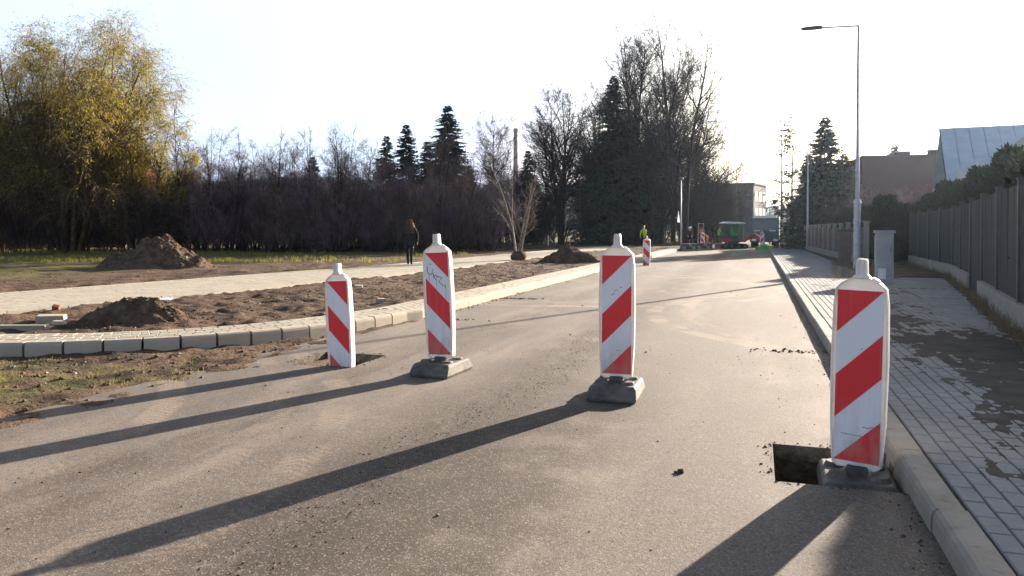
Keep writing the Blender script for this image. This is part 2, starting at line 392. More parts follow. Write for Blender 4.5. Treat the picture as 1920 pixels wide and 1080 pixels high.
# centre line of the left kerb: straight along the road, then round the corner into the side street
KERB_PTS = [(-5.125, 62), (-5.125, 40), (-5.125, 20), (-5.125, 12.0), (-5.20, 10.6), (-5.44, 9.35), (-5.80, 8.35), (-6.28, 7.58), (-6.95, 6.92), (-7.75, 6.42), (-8.75, 6.05), (-10.0, 5.78), (-11.5, 5.62), (-13.5, 5.55), (-17, 5.5)]
def catmull(pts, n=14):
    P = [np.array(p, float) for p in pts]; P = [2*P[0]-P[1]]+P+[2*P[-1]-P[-2]]
    out = []
    for i in range(1, len(P)-2):
        for t in np.linspace(0, 1, n, endpoint=False):
            a, b, c, d = P[i-1], P[i], P[i+1], P[i+2]
            out.append(.5*((2*b)+(-a+c)*t+(2*a-5*b+4*c-d)*t*t+(-a+3*b-3*c+d)*t**3))
    out.append(P[-2]); return np.array(out)
KC = catmull(KERB_PTS, 16)
kseg = np.linalg.norm(np.diff(KC, axis=0), axis=1); ks = np.concatenate([[0], np.cumsum(kseg)])
def kerb_at(s, off=0.0):
    """point and heading on the left kerb at arc length s; off > 0 lies behind the kerb"""
    x = np.interp(s, ks, KC[:, 0]); y = np.interp(s, ks, KC[:, 1])
    x2 = np.interp(s+.02, ks, KC[:, 0]); y2 = np.interp(s+.02, ks, KC[:, 1])
    tx, ty = x2-x, y2-y; L = math.hypot(tx, ty) or 1; tx /= L; ty /= L
    return x+ty*off, y-tx*off, math.atan2(ty, tx)     # heading goes towards the camera; right of it is behind the kerb
def kerb_sd(x, y):
    """signed distance to the left kerb, positive behind it"""
    best = np.full(x.shape, 1e9); sg = np.zeros(x.shape)
    pts = KC[::4]
    if not np.array_equal(pts[-1], KC[-1]): pts = np.vstack([pts, KC[-1]])
    for a, b in zip(pts[:-1], pts[1:]):
        d = b-a; L2 = d@d
        t = np.clip(((x-a[0])*d[0]+(y-a[1])*d[1])/L2, 0, 1)
        qx = x-(a[0]+t*d[0]); qy = y-(a[1]+t*d[1]); dist = np.hypot(qx, qy)
        cr = -(d[0]*qy-d[1]*qx)
        m = dist < best; best = np.where(m, dist, best); sg = np.where(m, np.sign(cr), sg)
    return best*sg
PF = np.array([(-8, -12.6), (3, -12.0), (9, -11.45), (13.3, -10.75), (19.4, -10.35), (24, -10.05), (40, -9.9), (62, -9.9)])
PB = np.array([(-8, -16.1), (3, -15.5), (11.6, -14.85), (17.4, -14.2), (26.5, -13.2), (40, -13.0), (62, -13.0)])
def path_front(y): return np.interp(y, PF[:, 0], PF[:, 1])
def path_back(y): return np.interp(y, PB[:, 0], PB[:, 1])

def lines(segs):
    out = []
    for a, b, h in segs: out += list(np.arange(a, b-1e-6, h))
    out.append(segs[-1][1]); return np.array(out)
neg = lambda arr: -arr[::-1]
far = np.array([1500, 900, 520, 300, 180, 120, 85])
XL = np.concatenate([-far, lines([(-65, -36, 1.2), (-36, -17, .4), (-17, -4.55, .075)]), [-4.4, -3, -1, .5, .70, .84], lines([(.92, 3.0, .26), (3.0, 7, .12), (7, 20, .6), (20, 60, 4)]), far[::-1]])
YL = np.concatenate([-far[::-1][::-1], lines([(-60, -8, 4), (-8, 2, .5), (2, 14, .075)])])
yy = [14.0]
while yy[-1] < 130: yy.append(yy[-1]*1.0065)
YL = np.concatenate([YL, yy[1:], [150, 180, 230, 300, 420, 600, 900, 1500]])
GX, GY = np.meshgrid(XL, YL, indexing='ij')
sdk = kerb_sd(GX, GY)
bumpy = (fbm(GX*1.3, GY*1.3, 4)-.5)
lump = (fbm(GX*5.5+9, GY*5.5, 4)-.5)+.5*(np.abs(vnoise(GX*3.1, GY*3.1+7)-.5)-.2)
behind = sstep(-.02, .06, sdk)
strip = .085+.11*bumpy+.13*lump
inpath = ((GX < path_front(GY)+.10) & (GX > path_back(GY)-.10))
GZl = np.where(inpath & (GY < 64), .02, strip)
back_of = GX < path_back(GY)-.1
GZl = np.where(back_of, .07+.14*bumpy+.09*lump, GZl)
band = (sdk < .78) & (sdk > 0)
GZl = np.where(band, .05, GZl)
front = -.055+.06*bumpy+.09*lump + .055*sstep(-4.75, -5.15, GX+.5*(fbm(GX*2, GY*2, 3)-.5))
GZ = np.where(sdk > .02, GZl, front)
GZ = np.where((GX > -4.5) & (GX < .9), np.where(GY < ROAD_END, -1.0, -.03), GZ)
GZ = np.where((GX > -4.97) & (GX <= -4.5) & (GY > 11), -.3, GZ)
right = np.where((GX < 2.96) | ((GX < np.interp(GY, [8.5, 11.6, 16.3, 18.5, 23.6], [2.86, 3.32, 4.05, 4.38, 5.15])-.3) & (GY > 9) & (GY < 22.9)), -.02, .10+.05*bumpy+.03*lump+.05*sstep(3, 4, GX))
GZ = np.where(GX > .9, right, GZ)
GZ = np.where(GX < -40, GZ*.3+.0, GZ)
ni, nj = GX.shape
idx = np.arange(ni*nj).reshape(ni, nj)
F = np.stack([idx[:-1, :-1], idx[1:, :-1], idx[1:, 1:], idx[:-1, 1:]], -1).reshape(-1, 4)
g = link('ground', np_mesh('ground', np.stack([GX, GY, GZ], -1).reshape(-1, 3), F, True), M['soil'])
tag(g, 'brown churned soil with patches of grass on both sides of the road', 'ground', kind='structure')
def ground_z(x, y):
    i = int(np.clip(np.searchsorted(XL, x), 1, len(XL)-1)); j = int(np.clip(np.searchsorted(YL, y), 1, len(YL)-1))
    return float(GZ[i-1:i+1, j-1:j+1].mean())

# road with two open pits cut into it
HOLES = [(.10, .775, 4.46, 5.24), (-4.72, -3.95, 6.85, 7.62)]
rx = np.array(sorted(set([-5.35, -5.12, LX1-.02, -3.0, -2.0, -1.0, KX0+.03] + [h for H in HOLES for h in H[:2]])))
ry = np.array(sorted(set([-40, -8, 2, 9, 11.0, 20, 35, 50, ROAD_END] + [h for H in HOLES for h in H[2:]])))
V = []; F4 = []; ids = {}
def vid(i, j):
    if (i, j) not in ids: ids[(i, j)] = len(V); V.append((rx[i], ry[j], 0.0))
    return ids[(i, j)]
for i in range(len(rx)-1):
    for j in range(len(ry)-1):
        cx, cy = (rx[i]+rx[i+1])/2, (ry[j]+ry[j+1])/2
        if any(h[0] < cx < h[1] and h[2] < cy < h[3] for h in HOLES): continue
        if cx < -5.06 and cy > 9.9: continue
        F4.append((vid(i, j), vid(i+1, j), vid(i+1, j+1), vid(i, j+1)))
road = link('road', np_mesh('road', V, np.array(F4)), M['asphalt'])
tag(road, 'dusty grey brown asphalt road under repair', 'road', kind='structure')
for hi, (x0, x1, y0, y1) in enumerate(HOLES):
    t = thing('road_pit', ['rectangular open pit cut in the asphalt against the kerb', 'rectangular open pit in the asphalt at the leftmost beacon'][hi], 'pit', kind='structure')
    t['kind'] = 'structure'
    # layered sides: asphalt edge, then earth, with an uneven bottom
    m = MB()
    jj = lambda: random.uniform(-.008, .008)
    n = 10
    ring = []
    for k in range(n): ring.append((x0+(x1-x0)*k/n, y0))
    for k in range(n): ring.append((x1, y0+(y1-y0)*k/n))
    for k in range(n): ring.append((x1-(x1-x0)*k/n, y1))
    for k in range(n): ring.append((x0, y1-(y1-y0)*k/n))
    N = len(ring); cxm, cym = (x0+x1)/2, (y0+y1)/2
    rows = []
    for z, gr in ((-.001, 1.0), (-.055, 1.0), (-.10, 1.0)):
        rows.append([(cxm+(x-cxm)*gr+(jj() if z < -.01 else 0), cym+(y-cym)*gr+(jj() if z < -.01 else 0), z+(jj() if z < -.01 else 0)) for x, y in ring])
    m.add([p for r in rows for p in r], [(a*N+i, a*N+(i+1) % N, (a+1)*N+(i+1) % N, (a+1)*N+i) for a in range(2) for i in range(N)])
    m.build('cut_edge', M['asphalt_cut'], t)
    m = MB(); rows = []
    for z, gr in ((-.095, 1.005), (-.22, 1.02), (-.36, 1.0), (-.50, .95)):
        rows.append([(cxm+(x-cxm)*gr+2*jj(), cym+(y-cym)*gr+2*jj(), z+jj()) for x, y in ring])
    m.add([p for r in rows for p in r], [(a*N+i, a*N+(i+1) % N, (a+1)*N+(i+1) % N, (a+1)*N+i) for a in range(3) for i in range(N)])
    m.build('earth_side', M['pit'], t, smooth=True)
    q = np.linspace(0, 1, 14); A, B = np.meshgrid(q, q, indexing='ij')
    Z = -.44+.09*(fbm(A*5+hi*7, B*5, 3)-.5)
    ii = np.arange(196).reshape(14, 14)
    FF = np.stack([ii[:-1, :-1], ii[1:, :-1], ii[1:, 1:], ii[:-1, 1:]], -1).reshape(-1, 4)
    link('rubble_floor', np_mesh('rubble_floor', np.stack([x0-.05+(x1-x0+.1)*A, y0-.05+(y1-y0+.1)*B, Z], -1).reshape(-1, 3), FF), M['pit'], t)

# ------------------------------------------------------------------ kerbs
def kerb_mesh(name, L, top, w=.15, gap=.006):
    # cross-section: +x is behind the kerb, front face at x = -w/2, rounded upper front edge
    pr = [(-w/2, -.28), (-w/2+.004, top-.045), (-w/2+.012, top-.018), (-w/2+.03, top-.003), (-w/2+.05, top), (w/2-.006, top), (w/2, top-.006), (w/2, -.28)]
    m = MB(); m.prism(pr, -L/2+gap/2, L/2-gap/2, 'y'); me = m.mesh(name); return me
kr = thing('kerb', 'grey concrete kerb in shade along the right hand pavement', 'kerb', kind='structure')
me = kerb_mesh('kerbstone', 1.0, .118); me.materials.append(M['kerb'])
for i in range(-2, 64):
    link('kerbstone', me, None, kr, (.845+random.uniform(-.004, .004), i+.42, random.uniform(-.003, .003)), (0, 0, random.uniform(-.003, .003)))
kl = thing('kerb', 'pale new concrete kerb curving left round the corner', 'kerb', kind='structure')
me1 = kerb_mesh('kerbstone', 1.0, .15); me1.materials.append(M['kerb_new'])
me2 = kerb_mesh('kerbstone', .39, .15, gap=.012); me2.materials.append(M['kerb_new'])
s = 0.5
while s < ks[-1]-.5:
    x, y, h = kerb_at(s)
    curved = y < 11.2
    # behind the kerb lies to the right of the heading (towards -X on the straight)
    link('kerbstone', me2 if curved else me1, None, kl, (x, y, random.uniform(-.004, .004)), (0, 0, h-math.pi/2+random.uniform(-.005, .005)))
    step = 1.0 if not curved else .40
    x2, y2, _ = kerb_at(s+step)
    if not curved and y2 < 11.2: step = .70
    s += step

# ------------------------------------------------------------------ pavers
def paver_mesh(name, a, b, h=.06, ch=.006):
    m = MB()
    def rect(i, z): return [(-a/2+i, -b/2+i, z), (a/2-i, -b/2+i, z), (a/2-i, b/2-i, z), (-a/2+i, b/2-i, z)]
    m.add(rect(0, -h)+rect(0, -ch)+rect(ch, 0), [(0, 1, 5, 4), (1, 2, 6, 5), (2, 3, 7, 6), (3, 0, 4, 7), (4, 5, 9, 8), (5, 6, 10, 9), (6, 7, 11, 10), (7, 4, 8, 11), (8, 9, 10, 11)])
    return m
def lay(parent, spots, a, b, mat, nsingle, rest_name, zt):
    """spots: (x, y, rot); the nearest ones in view become single pavers, the rest one joined mesh"""
    mb = paver_mesh('paver', a, b); me = mb.mesh('paver'); me.materials.append(mat)
    vis = []
    for i, (x, y, r) in enumerate(spots):
        px, py, d = proj((x, y, zt))
        vis.append((d if (d > .5 and -20 < px < 1945 and py < 1095) else 1e6+i, i))
    order = [i for _, i in sorted(vis)]
    single = set(order[:nsingle])
    base = np.array(mb.v); fb = np.array(mb.f); VV = []; FF = []; nb = 0
    rs = np.random.RandomState(5)
    for i, (x, y, r) in enumerate(spots):
        dz, ta, tb = rs.uniform(-.002, .002), rs.uniform(-.010, .010), rs.uniform(-.010, .010)
        if i in single:
            link('paver', me, None, parent, (x, y, zt+dz), (ta, tb, r+rs.uniform(-.008, .008)))
        else:
            c_, s_ = math.cos(r), math.sin(r)
            bx = base[:, 0]*c_-base[:, 1]*s_+x; by = base[:, 0]*s_+base[:, 1]*c_+y
            bz = base[:, 2]+zt+dz+base[:, 0]*ta+base[:, 1]*tb
            VV.append(np.stack([bx, by, bz], 1)); FF.append(fb+nb); nb += len(base)
    o = link(rest_name, np_mesh(rest_name, np.concatenate(VV), np.concatenate(FF)), mat, parent)
    o['kind'] = 'stuff'
pv = thing('pavement', 'grey block pavement with sand patches beside the right hand kerb', 'pavement', kind='structure')
spots = []
for ci in range(20):
    x = KX1+.012+.05+.1015*ci
    off = (ci % 2)*.1 + .02*math.sin(ci*5)
    y = .5+off
    while y < 60: spots.append((x, y, 0)); y += .2035
for ci in range(12):
    for cj in range(12):
        spots.append((3.05+.1015*ci, 16.2+.2035*cj+(ci % 2)*.1, 0))
FXY, FXX = [8.5, 11.6, 16.3, 18.5, 23.6], [2.86, 3.32, 4.05, 4.38, 5.15]
for ci in range(20, 40):
    x = KX1+.012+.05+.1015*ci; y = 9.0+(ci % 2)*.1
    while y < 23:
        if x < np.interp(y, FXY, FXX)-.28 and not (16.1 < y < 18.7): spots.append((x, y, 0))
        y += .2035
spots = [q for q in spots if not (16.1 < q[1] < 18.75 and q[0] > 2.97 and q[0] > np.interp(q[1], FXY, FXX)-.1)]
lay(pv, spots, .0965, .1975, M['paver'], 300, 'paver_field', .119)
m = MB(); m.b(KX1+.002, 2.98, .2, 61, .02, .106); m.prism([(2.98, 10.6), (3.0, 10.6), (3.76, 16.3), (4.2, 18.6), (4.75, 23.0), (2.98, 23.0)], .02, .1065, 'z'); m.build('joint_bed', M['bed'], pv)
# sand lying over the middle of the pavement
sx = np.arange(1.12, 3.02, .035); sy = np.arange(2.6, 24, .035)
SX, SY = np.meshgrid(sx, sy, indexing='ij')
cov = fbm(SX*1.5+3, SY*.75+5, 4)
cen = 2.15-.05*np.clip(SY-6, 0, 6)+.12*np.sin(SY*.9)
SZ = .1185+.020*(cov-.50)-.010*(np.clip(cen-SX, 0, 9)/.62)**1.6-.004*(np.clip(SX-cen, 0, 9)/.8)**2+.0085*sstep(13, 9, SY)+.020*(fbm(SX*9, SY*4.6, 3)-.5)+.008*(fbm(SX*22, SY*22, 2)-.5)
SZ = np.where((SX > 2.95), .10, SZ)
ni2, nj2 = SX.shape; ii = np.arange(ni2*nj2).reshape(ni2, nj2)
FF = np.stack([ii[:-1, :-1], ii[1:, :-1], ii[1:, 1:], ii[:-1, 1:]], -1).reshape(-1, 4)
o = link('sand', np_mesh('sand', np.stack([SX, SY, SZ], -1).reshape(-1, 3), FF, True), M['sand'])
tag(o, 'dark sand strewn over the right hand block pavement', 'sand', kind='stuff')

pb = thing('pavement', 'narrow pale block strip behind the left hand kerb', 'pavement', kind='structure')
spots = []
for ri in range(6):
    s = .3+(ri % 2)*.1
    off = .15/2+.008+.05+.1015*ri
    while s < ks[-1]-3:
        x, y, h = kerb_at(s, off); spots.append((x, y, h+math.pi/2))
        x2, y2, _ = kerb_at(s+.2, off); dl = math.hypot(x2-x, y2-y)
        s += .2035*.2/max(dl, .05)
lay(pb, spots, .0965, .1965, M['paver_new'], 300, 'paver_field', .150)
m = MB(); prev = None
ss = np.linspace(.2, ks[-1]-3, 400)
Vb = []; 
for s in ss:
    for off, z in ((.08, .136), (.70, .136), (.70, -.1)):
        x, y, h = kerb_at(s, off); Vb.append((x, y, z))
n3 = len(ss); q = np.arange(n3-1)*3
FF = np.concatenate([np.stack([q, q+3, q+4, q+1], 1), np.stack([q+1, q+4, q+5, q+2], 1)])
link('joint_bed', np_mesh('joint_bed', Vb, FF), M['bed'], pb)

pp = thing('footpath', 'wide pale block footpath running behind the soil strip', 'path', kind='structure')
VV = []; FF = []; nb = 0
base = np.array([(-.0488, -.0988, 0), (.0488, -.0988, 0), (.0488, .0988, 0), (-.0488, .0988, 0), (-.0488, -.0988, -.03), (.0488, -.0988, -.03), (.0488, .0988, -.03), (-.0488, .0988, -.03)])
fb = np.array([(0, 1, 2, 3), (0, 4, 5, 1), (1, 5, 6, 2), (2, 6, 7, 3), (3, 7, 4, 0)])
rs = np.random.RandomState(8)
yrow = 2.0; rown = 0
while yrow < 40:
    xa, xb = path_back(yrow)+.1, path_front(yrow)-.1
    off_ = .1008 if rown % 2 else 0.0
    for c in range(int(math.ceil((xa-off_)/.2016)), int(math.floor((xb-off_)/.2016))+1):
        B_ = base[:, [1, 0, 2]].copy()
        B_[:, 2] += .10+rs.uniform(-.0012, .0012); B_[:, 2] += B_[:, 0]*rs.uniform(-.008, .008)+B_[:, 1]*rs.uniform(-.01, .01)
        B_[:, 0] += c*.2016+off_; B_[:, 1] += yrow
        VV.append(B_); FF.append(fb[:, ::-1]+nb); nb += 8
    yrow += .1015; rown += 1
o = link('paver_field', np_mesh('paver_field', np.concatenate(VV), np.concatenate(FF)), M['paver_new'], pp); o['kind'] = 'stuff'
ysb = np.linspace(-6, 63, 120)
Vb = []
for y in ysb:
    zt = .096 if y < 40.2 else .1005
    Vb += [(path_back(y)+.02, y, zt), (path_front(y)-.02, y, zt)]
q = np.arange(len(ysb)-1)*2
link('joint_bed', np_mesh('joint_bed', Vb, np.stack([q, q+1, q+3, q+2], 1)), M['paver_new'], pp)
em = MB(); em.box((0, 0, -.06), (.08, .994, .34)); eme = em.mesh('edging'); eme.materials.append(M['kerb_new'])
for fn, sg in ((path_front, 1), (path_back, -1)):
    for i in range(0, 62):
        y = i+.5; ang = math.atan2(fn(y+.5)-fn(y-.5), 1.0)
        link('edging_block', eme, None, pp, (fn(y)+sg*.02, y, 0), (0, 0, -ang))

# ------------------------------------------------------------------ scattered clods, stones, grass
def clods(name, pts, mat, label, cat, kind='stuff', seed=1, parent=None):
    rs = np.random.RandomState(seed)
    o8 = np.array([(1, 0, 0), (-1, 0, 0), (0, 1, 0), (0, -1, 0), (0, 0, 1), (0, 0, -1)], float)
    f8 = np.array([(0, 2, 4), (2, 1, 4), (1, 3, 4), (3, 0, 4), (2, 0, 5), (1, 2, 5), (3, 1, 5), (0, 3, 5)])
    pts = np.asarray(pts); n = len(pts)
    a = rs.uniform(0, 6.28, n)
    o = o8[None]*rs.uniform(.55, 1.25, (n, 6, 3))*pts[:, None, 3:4]
    o[:, :, 2] *= .6
    c_, s_ = np.cos(a)[:, None], np.sin(a)[:, None]
    X = o[:, :, 0]*c_-o[:, :, 1]*s_; Y = o[:, :, 0]*s_+o[:, :, 1]*c_
    Vv = np.stack([X+pts[:, None, 0], Y+pts[:, None, 1], o[:, :, 2]+pts[:, None, 2]], -1).reshape(-1, 3)
    Ff = (f8[None]+6*np.arange(n)[:, None, None]).reshape(-1, 3)
    ob = link(name, np_mesh(name, Vv, Ff), mat, parent)
    return tag(ob, label, cat, kind=kind)
rs = np.random.RandomState(21)
_gx = np.arange(-16, -3, .05); _gy = np.arange(1, 62, .1); _A, _B = np.meshgrid(_gx, _gy, indexing='ij'); _SD = kerb_sd(_A, _B)
def ksd(x, y): return _SD[min(max(int((x+16)/.05), 0), len(_gx)-1), min(max(int((y-1)/.1), 0), len(_gy)-1)]
pts = []
# soil strip and the verge behind the path
for i in range(26000):
    y = 3+45*rs.rand()**1.6
    k = rs.rand()
    if k < .62:
        x = path_front(y)+.15+rs.rand()*max(.2, (-6.0-path_front(y)))
        if ksd(x, y) < .75: continue
    elif k < .80: x = path_back(y)-.15-7*rs.rand()**1.5
    else:
        x, y = -4.75-5*rs.rand(), 2.2+7*rs.rand()
        if ksd(x, y) > -.1: continue
    r = .006+.034*rs.rand()**5
    pts.append((x, y, ground_z(x, y)+r*.1, r))
clods('soil_clods', pts, M['clod'], 'loose clods of brown soil strewn over the verge', 'soil', seed=2)
pts = []
for i in range(900):
    y = 3+30*rs.rand()**1.6
    x = (path_front(y)+.2+rs.rand()*(-6.2-path_front(y))) if rs.rand() < .6 else -4.8-4*rs.rand()
    sdv = ksd(x, y)
    if -.1 < sdv < .75: continue
    r = .006+.03*rs.rand()**3
    pts.append((x, y, ground_z(x, y)+r*.25, r))
clods('pebbles', pts, M['stone'], 'pale pebbles lying on the brown soil verge', 'pebbles', seed=3)
pts = []
for i in range(1700):
    y = 2.2+16*rs.rand()**1.5; x = -5+5.7*rs.rand()
    if any(h[0]-.03 < x < h[1]+.03 and h[2]-.03 < y < h[3]+.03 for h in HOLES): continue
    dens = fbm(np.array([x*1.1]), np.array([y*.5]), 3)[0]
    if rs.rand() > sstep(.35, .7, dens)+.12: continue
    r = .0025+.006*rs.rand()**2+(.016*rs.rand() if rs.rand() < .03 else 0)
    pts.append((x, y, r*.35, r))
for i in range(1900):                                   # the mud rim left along the joint, and muck beside the kerbs
    y = 2.4+8*rs.rand(); x = -1.98+rs.normal(0, .14)+.12*math.sin(y*1.1)
    r = .0018+.006*rs.rand()**3; pts.append((x, y, r*.3, r))
for i in range(700):
    y = 2.5+24*rs.rand()**1.5; x = .76-abs(rs.normal(0, .08)); r = .003+.010*rs.rand()**3
    if 4.4 < y < 5.3: continue
    pts.append((x, y, r*.3, r))
for i in range(500):
    y = 11+22*rs.rand()**1.5; x = -5.04+abs(rs.normal(0, .09)); r = .004+.016*rs.rand()**3; pts.append((x, y, r*.3, r))
for cx, cy, n, sp in ((-4.75, 14.8, 160, .16), (.35, 9.3, 70, .13), (-4.6, 11.0, 60, .14)):
    for i in range(n):
        x, y = cx+rs.normal(0, sp*1.8), cy+rs.normal(0, sp*.5); r = .006+.02*rs.rand()**2; pts.append((min(x, .75), y, r*.3, r))
for H in HOLES:
    for i in range(170):
        e_ = rs.randint(0, 4); u_ = rs.rand(); o_ = abs(rs.normal(0, .035))+.004
        if e_ == 0: x, y = H[0]-o_, H[2]+(H[3]-H[2])*u_
        elif e_ == 1: x, y = H[1]+o_, H[2]+(H[3]-H[2])*u_
        elif e_ == 2: x, y = H[0]+(H[1]-H[0])*u_, H[2]-o_
        else: x, y = H[0]+(H[1]-H[0])*u_, H[3]+o_
        if x > .755: continue
        r = .003+.011*rs.rand()**2.5; pts.append((x, y, r*.3, r))
clods('road_grit', pts, M['clod'], 'crumbs of dry mud and grit lying on the asphalt', 'grit', seed=4)
pts = []
for H in HOLES:
    for i in range(120):
        x = H[0]+(H[1]-H[0])*rs.rand(); y = H[2]+(H[3]-H[2])*rs.rand(); r = .01+.035*rs.rand()**2
        pts.append((x, y, -.43, r))
clods('pit_rubble', pts, M['pit'], 'broken rubble on the bottoms of the road pits', 'rubble', seed=5)
for i, (px, py, r) in enumerate(((1278, 888, .020), (1268, 889, .011), (820, 970, .009))):
    d = CAM_H*FPX/(py-432); p = at(px, d)
    m = MB(); bm = bmesh.new(); bmesh.ops.create_icosphere(bm, subdivisions=2, radius=r)
    for v in bm.verts: v.co *= random.uniform(.8, 1.2); v.co.z *= .7
    me = bpy.data.meshes.new('stone'); bm.to_mesh(me); bm.free()
    o = link('stone', me, M['stone'] if i == 2 else M['clod'], loc=(p.x, p.y, r*.5))
    tag(o, ['dark stone alone on the asphalt beside the nearest pit', 'small dark crumb touching the lone stone on the asphalt', 'tiny white stone alone in the middle of the asphalt'][i], 'stone')

def blades(name, spots, mat, h, wd, per, label, cat, seed=1, lean=.5):
    rs = np.random.RandomState(seed); sp = np.repeat(np.asarray(spots, float), per, axis=0); n = len(sp)
    sp[:, :2] += rs.normal(0, .05, (n, 2))
    a = rs.uniform(0, 6.28, n); hh = h*rs.uniform(.4, 1.2, n); ln = lean*rs.uniform(.1, 1, n)*hh; b = rs.uniform(0, 6.28, n)
    dx, dy = np.cos(a)*wd/2, np.sin(a)*wd/2
    z0 = sp[:, 2]
    A = np.stack([sp[:, 0]-dx, sp[:, 1]-dy, z0-.01], 1); B = np.stack([sp[:, 0]+dx, sp[:, 1]+dy, z0-.01], 1)
    mx, my = sp[:, 0]+np.cos(b)*ln*.35, sp[:, 1]+np.sin(b)*ln*.35
    C = np.stack([mx+dx*.7, my+dy*.7, z0+hh*.6], 1); D = np.stack([mx-dx*.7, my-dy*.7, z0+hh*.6], 1)
    E = np.stack([sp[:, 0]+np.cos(b)*ln, sp[:, 1]+np.sin(b)*ln, z0+hh], 1)
    V = np.stack([A, B, C, D, E], 1).reshape(-1, 3); k = 5*np.arange(n)
    o = link(name, np_mesh(name, V, [np.stack([k, k+1, k+2, k+3], 1), np.stack([k+3, k+2, k+4], 1)]), mat)
    return tag(o, label, cat, kind='stuff')
sp = []
for i in range(5200):
    px = -120+1000*rs.rand(); d = 31+19*rs.rand()
    p = at(px, d)
    if p.x > path_back(p.y)-1.6: continue
    nz = fbm(np.array([p.x*.35]), np.array([p.y*.35]), 3)[0]
    if px > 520 and rs.rand() < .6: continue
    if nz < .46: continue
    sp.append((p.x, p.y, ground_z(p.x, p.y)))
blades('grass', sp, M['grass'], .17, .022, 7, 'yellow green grass growing in front of the thicket', 'grass', 3)
sp = []
for i in range(1500):
    x, y = -5.1-5.5*rs.rand(), 2.5+4.5*rs.rand()
    if ksd(x, y) > -.35: continue
    if fbm(np.array([x*1.2+4]), np.array([y*1.2]), 3)[0] < .50: continue
    sp.append((x, y, ground_z(x, y)))
blades('grass', sp, M['grass'], .030, .006, 6, 'short sparse grass in the soil corner before the curved kerb', 'grass', 4)

# ------------------------------------------------------------------ heaps of soil
def heap(name, label, c, rx_, ry_, h, rot, seed, skew=.25, n=46, stones=0):
    t = thing(name, label, 'soil heap', (c[0], c[1], ground_z(c[0], c[1])-.04), rot)
    q = np.linspace(-1.15, 1.15, n); A, B = np.meshgrid(q, q, indexing='ij')
    rr = np.sqrt((A-skew*.0)**2+B**2)
    prof = np.clip(1-np.sqrt((A-skew)**2/np.where(A > skew, (1-skew)**2, (1+skew)**2)+B**2), 0, 1)
    nz = fbm(A*2.2+seed*3, B*2.2+seed, 4)-.5; n2_ = fbm(A*7+seed, B*7, 4)-.5
    Z = h*(np.clip(prof*1.15, 0, .92)**.95)*(1+1.1*nz)+(.45*nz+.34*n2_)*h*np.clip(prof*5, 0, 1)
    Z = np.where(rr > 1.12, -.08, Z-.01)
    ii = np.arange(n*n).reshape(n, n)
    FF = np.stack([ii[:-1, :-1], ii[1:, :-1], ii[1:, 1:], ii[:-1, 1:]], -1).reshape(-1, 4)
    link('earth', np_mesh('earth', np.stack([A*rx_, B*ry_, Z], -1).reshape(-1, 3), FF), M['mound'], t)
    rs = np.random.RandomState(seed); P = []
    for i in range(1500):
        a, b = rs.uniform(-1.05, 1.05, 2)
        if a*a+b*b > 1.1: continue
        i0, j0 = int((a+1.15)/2.3*(n-1)), int((b+1.15)/2.3*(n-1))
        r = (.012+.06*rs.rand()**4)*h**.5
        P.append((a*rx_, b*ry_, Z[i0, j0]+r*.15, r))
    o = clods('clods', P[:-stones] if stones else P, M['clod'], None, None, 'stuff', seed, t)
    if stones:
        Q = np.array(P[-stones:]); Q[:, 3] *= 1.6
        clods('stones', Q, M['stone'], None, None, 'stuff', seed+1, t)
    return t
p = at(240, 10.9); heap('soil_heap', 'small dark soil heap behind the curved kerb', p, 1.05, .62, .42, YAW, 3, .35, stones=12)
p = at(290, 27.2); heap('soil_heap', 'large rubble strewn soil heap on the grass beyond the footpath', p, 2.15, 1.4, 1.02, YAW, 11, .15, 64, stones=110)
p = at(1066, 31.5); heap('soil_heap', 'dark soil heap on the strip beside the young birch', p, 1.35, .9, .62, YAW, 7, .1, stones=4)

# ------------------------------------------------------------------ loose blocks near the corner
def block(name, label, cat, px, d, size, rz, mat, tilt=0, zoff=0, chip=True):
    p = at(px, d); z = ground_z(p.x, p.y)
    bm = bmesh.new(); bmesh.ops.create_cube(bm, size=1)
    bmesh.ops.scale(bm, vec=size, verts=bm.verts)
    bmesh.ops.bevel(bm, geom=bm.edges[:], offset=min(size)*.08, segments=2, affect='EDGES')
    for v in bm.verts: v.co += Vector((random.uniform(-1, 1), random.uniform(-1, 1), random.uniform(-1, 1)))*min(size)*.025
    if chip:
        v = max(bm.verts, key=lambda q: q.co.x+q.co.y+q.co.z); v.co -= Vector(size)*.09
    me = bpy.data.meshes.new(name); bm.to_mesh(me); bm.free()
    o = link(name, me, mat, loc=(p.x, p.y, z+size[2]*.42+zoff), rot=(tilt, tilt*.4, rz))
    return tag(o, label, cat)
block('kerb_block', 'pale concrete block lying askew on the soil left of the small heap', 'block', 95, 11.15, (.36, .26, .11), YAW+.35, M['kerb_new'], .03, -.01)
block('brick_fragment', 'red brick fragment standing on the soil behind the pale block', 'brick', 104, 12.0, (.10, .07, .09), .5, M['brick_red'], .5, -.01)
block('kerb_block', 'long grey kerb block lying by the block strip at left edge', 'block', 38, 10.0, (.68, .14, .08), YAW+.06, M['kerb'], 0, -.025)
block('concrete_chip', 'flat white concrete chip between long kerb block and soil heap', 'block', 110, 10.25, (.16, .10, .05), YAW, M['kerb_new'], .05, .04)
block('white_slab', 'thin white slab on soil between small heap and footpath', 'slab', 303, 14.6, (.34, .25, .035), YAW+.2, M['white_paint'], .04, .03)
block('pale_stone', 'rounded pale stone on soil strip behind the leftmost beacon', 'stone', 672, 17.5, (.18, .14, .09), .4, M['kerb_new'], .1, .0)
block('pale_stone', 'grey stone on soil near kerb right of the leftmost beacon', 'stone', 714, 13.6, (.15, .12, .08), .9, M['plinth'], .1, .01)

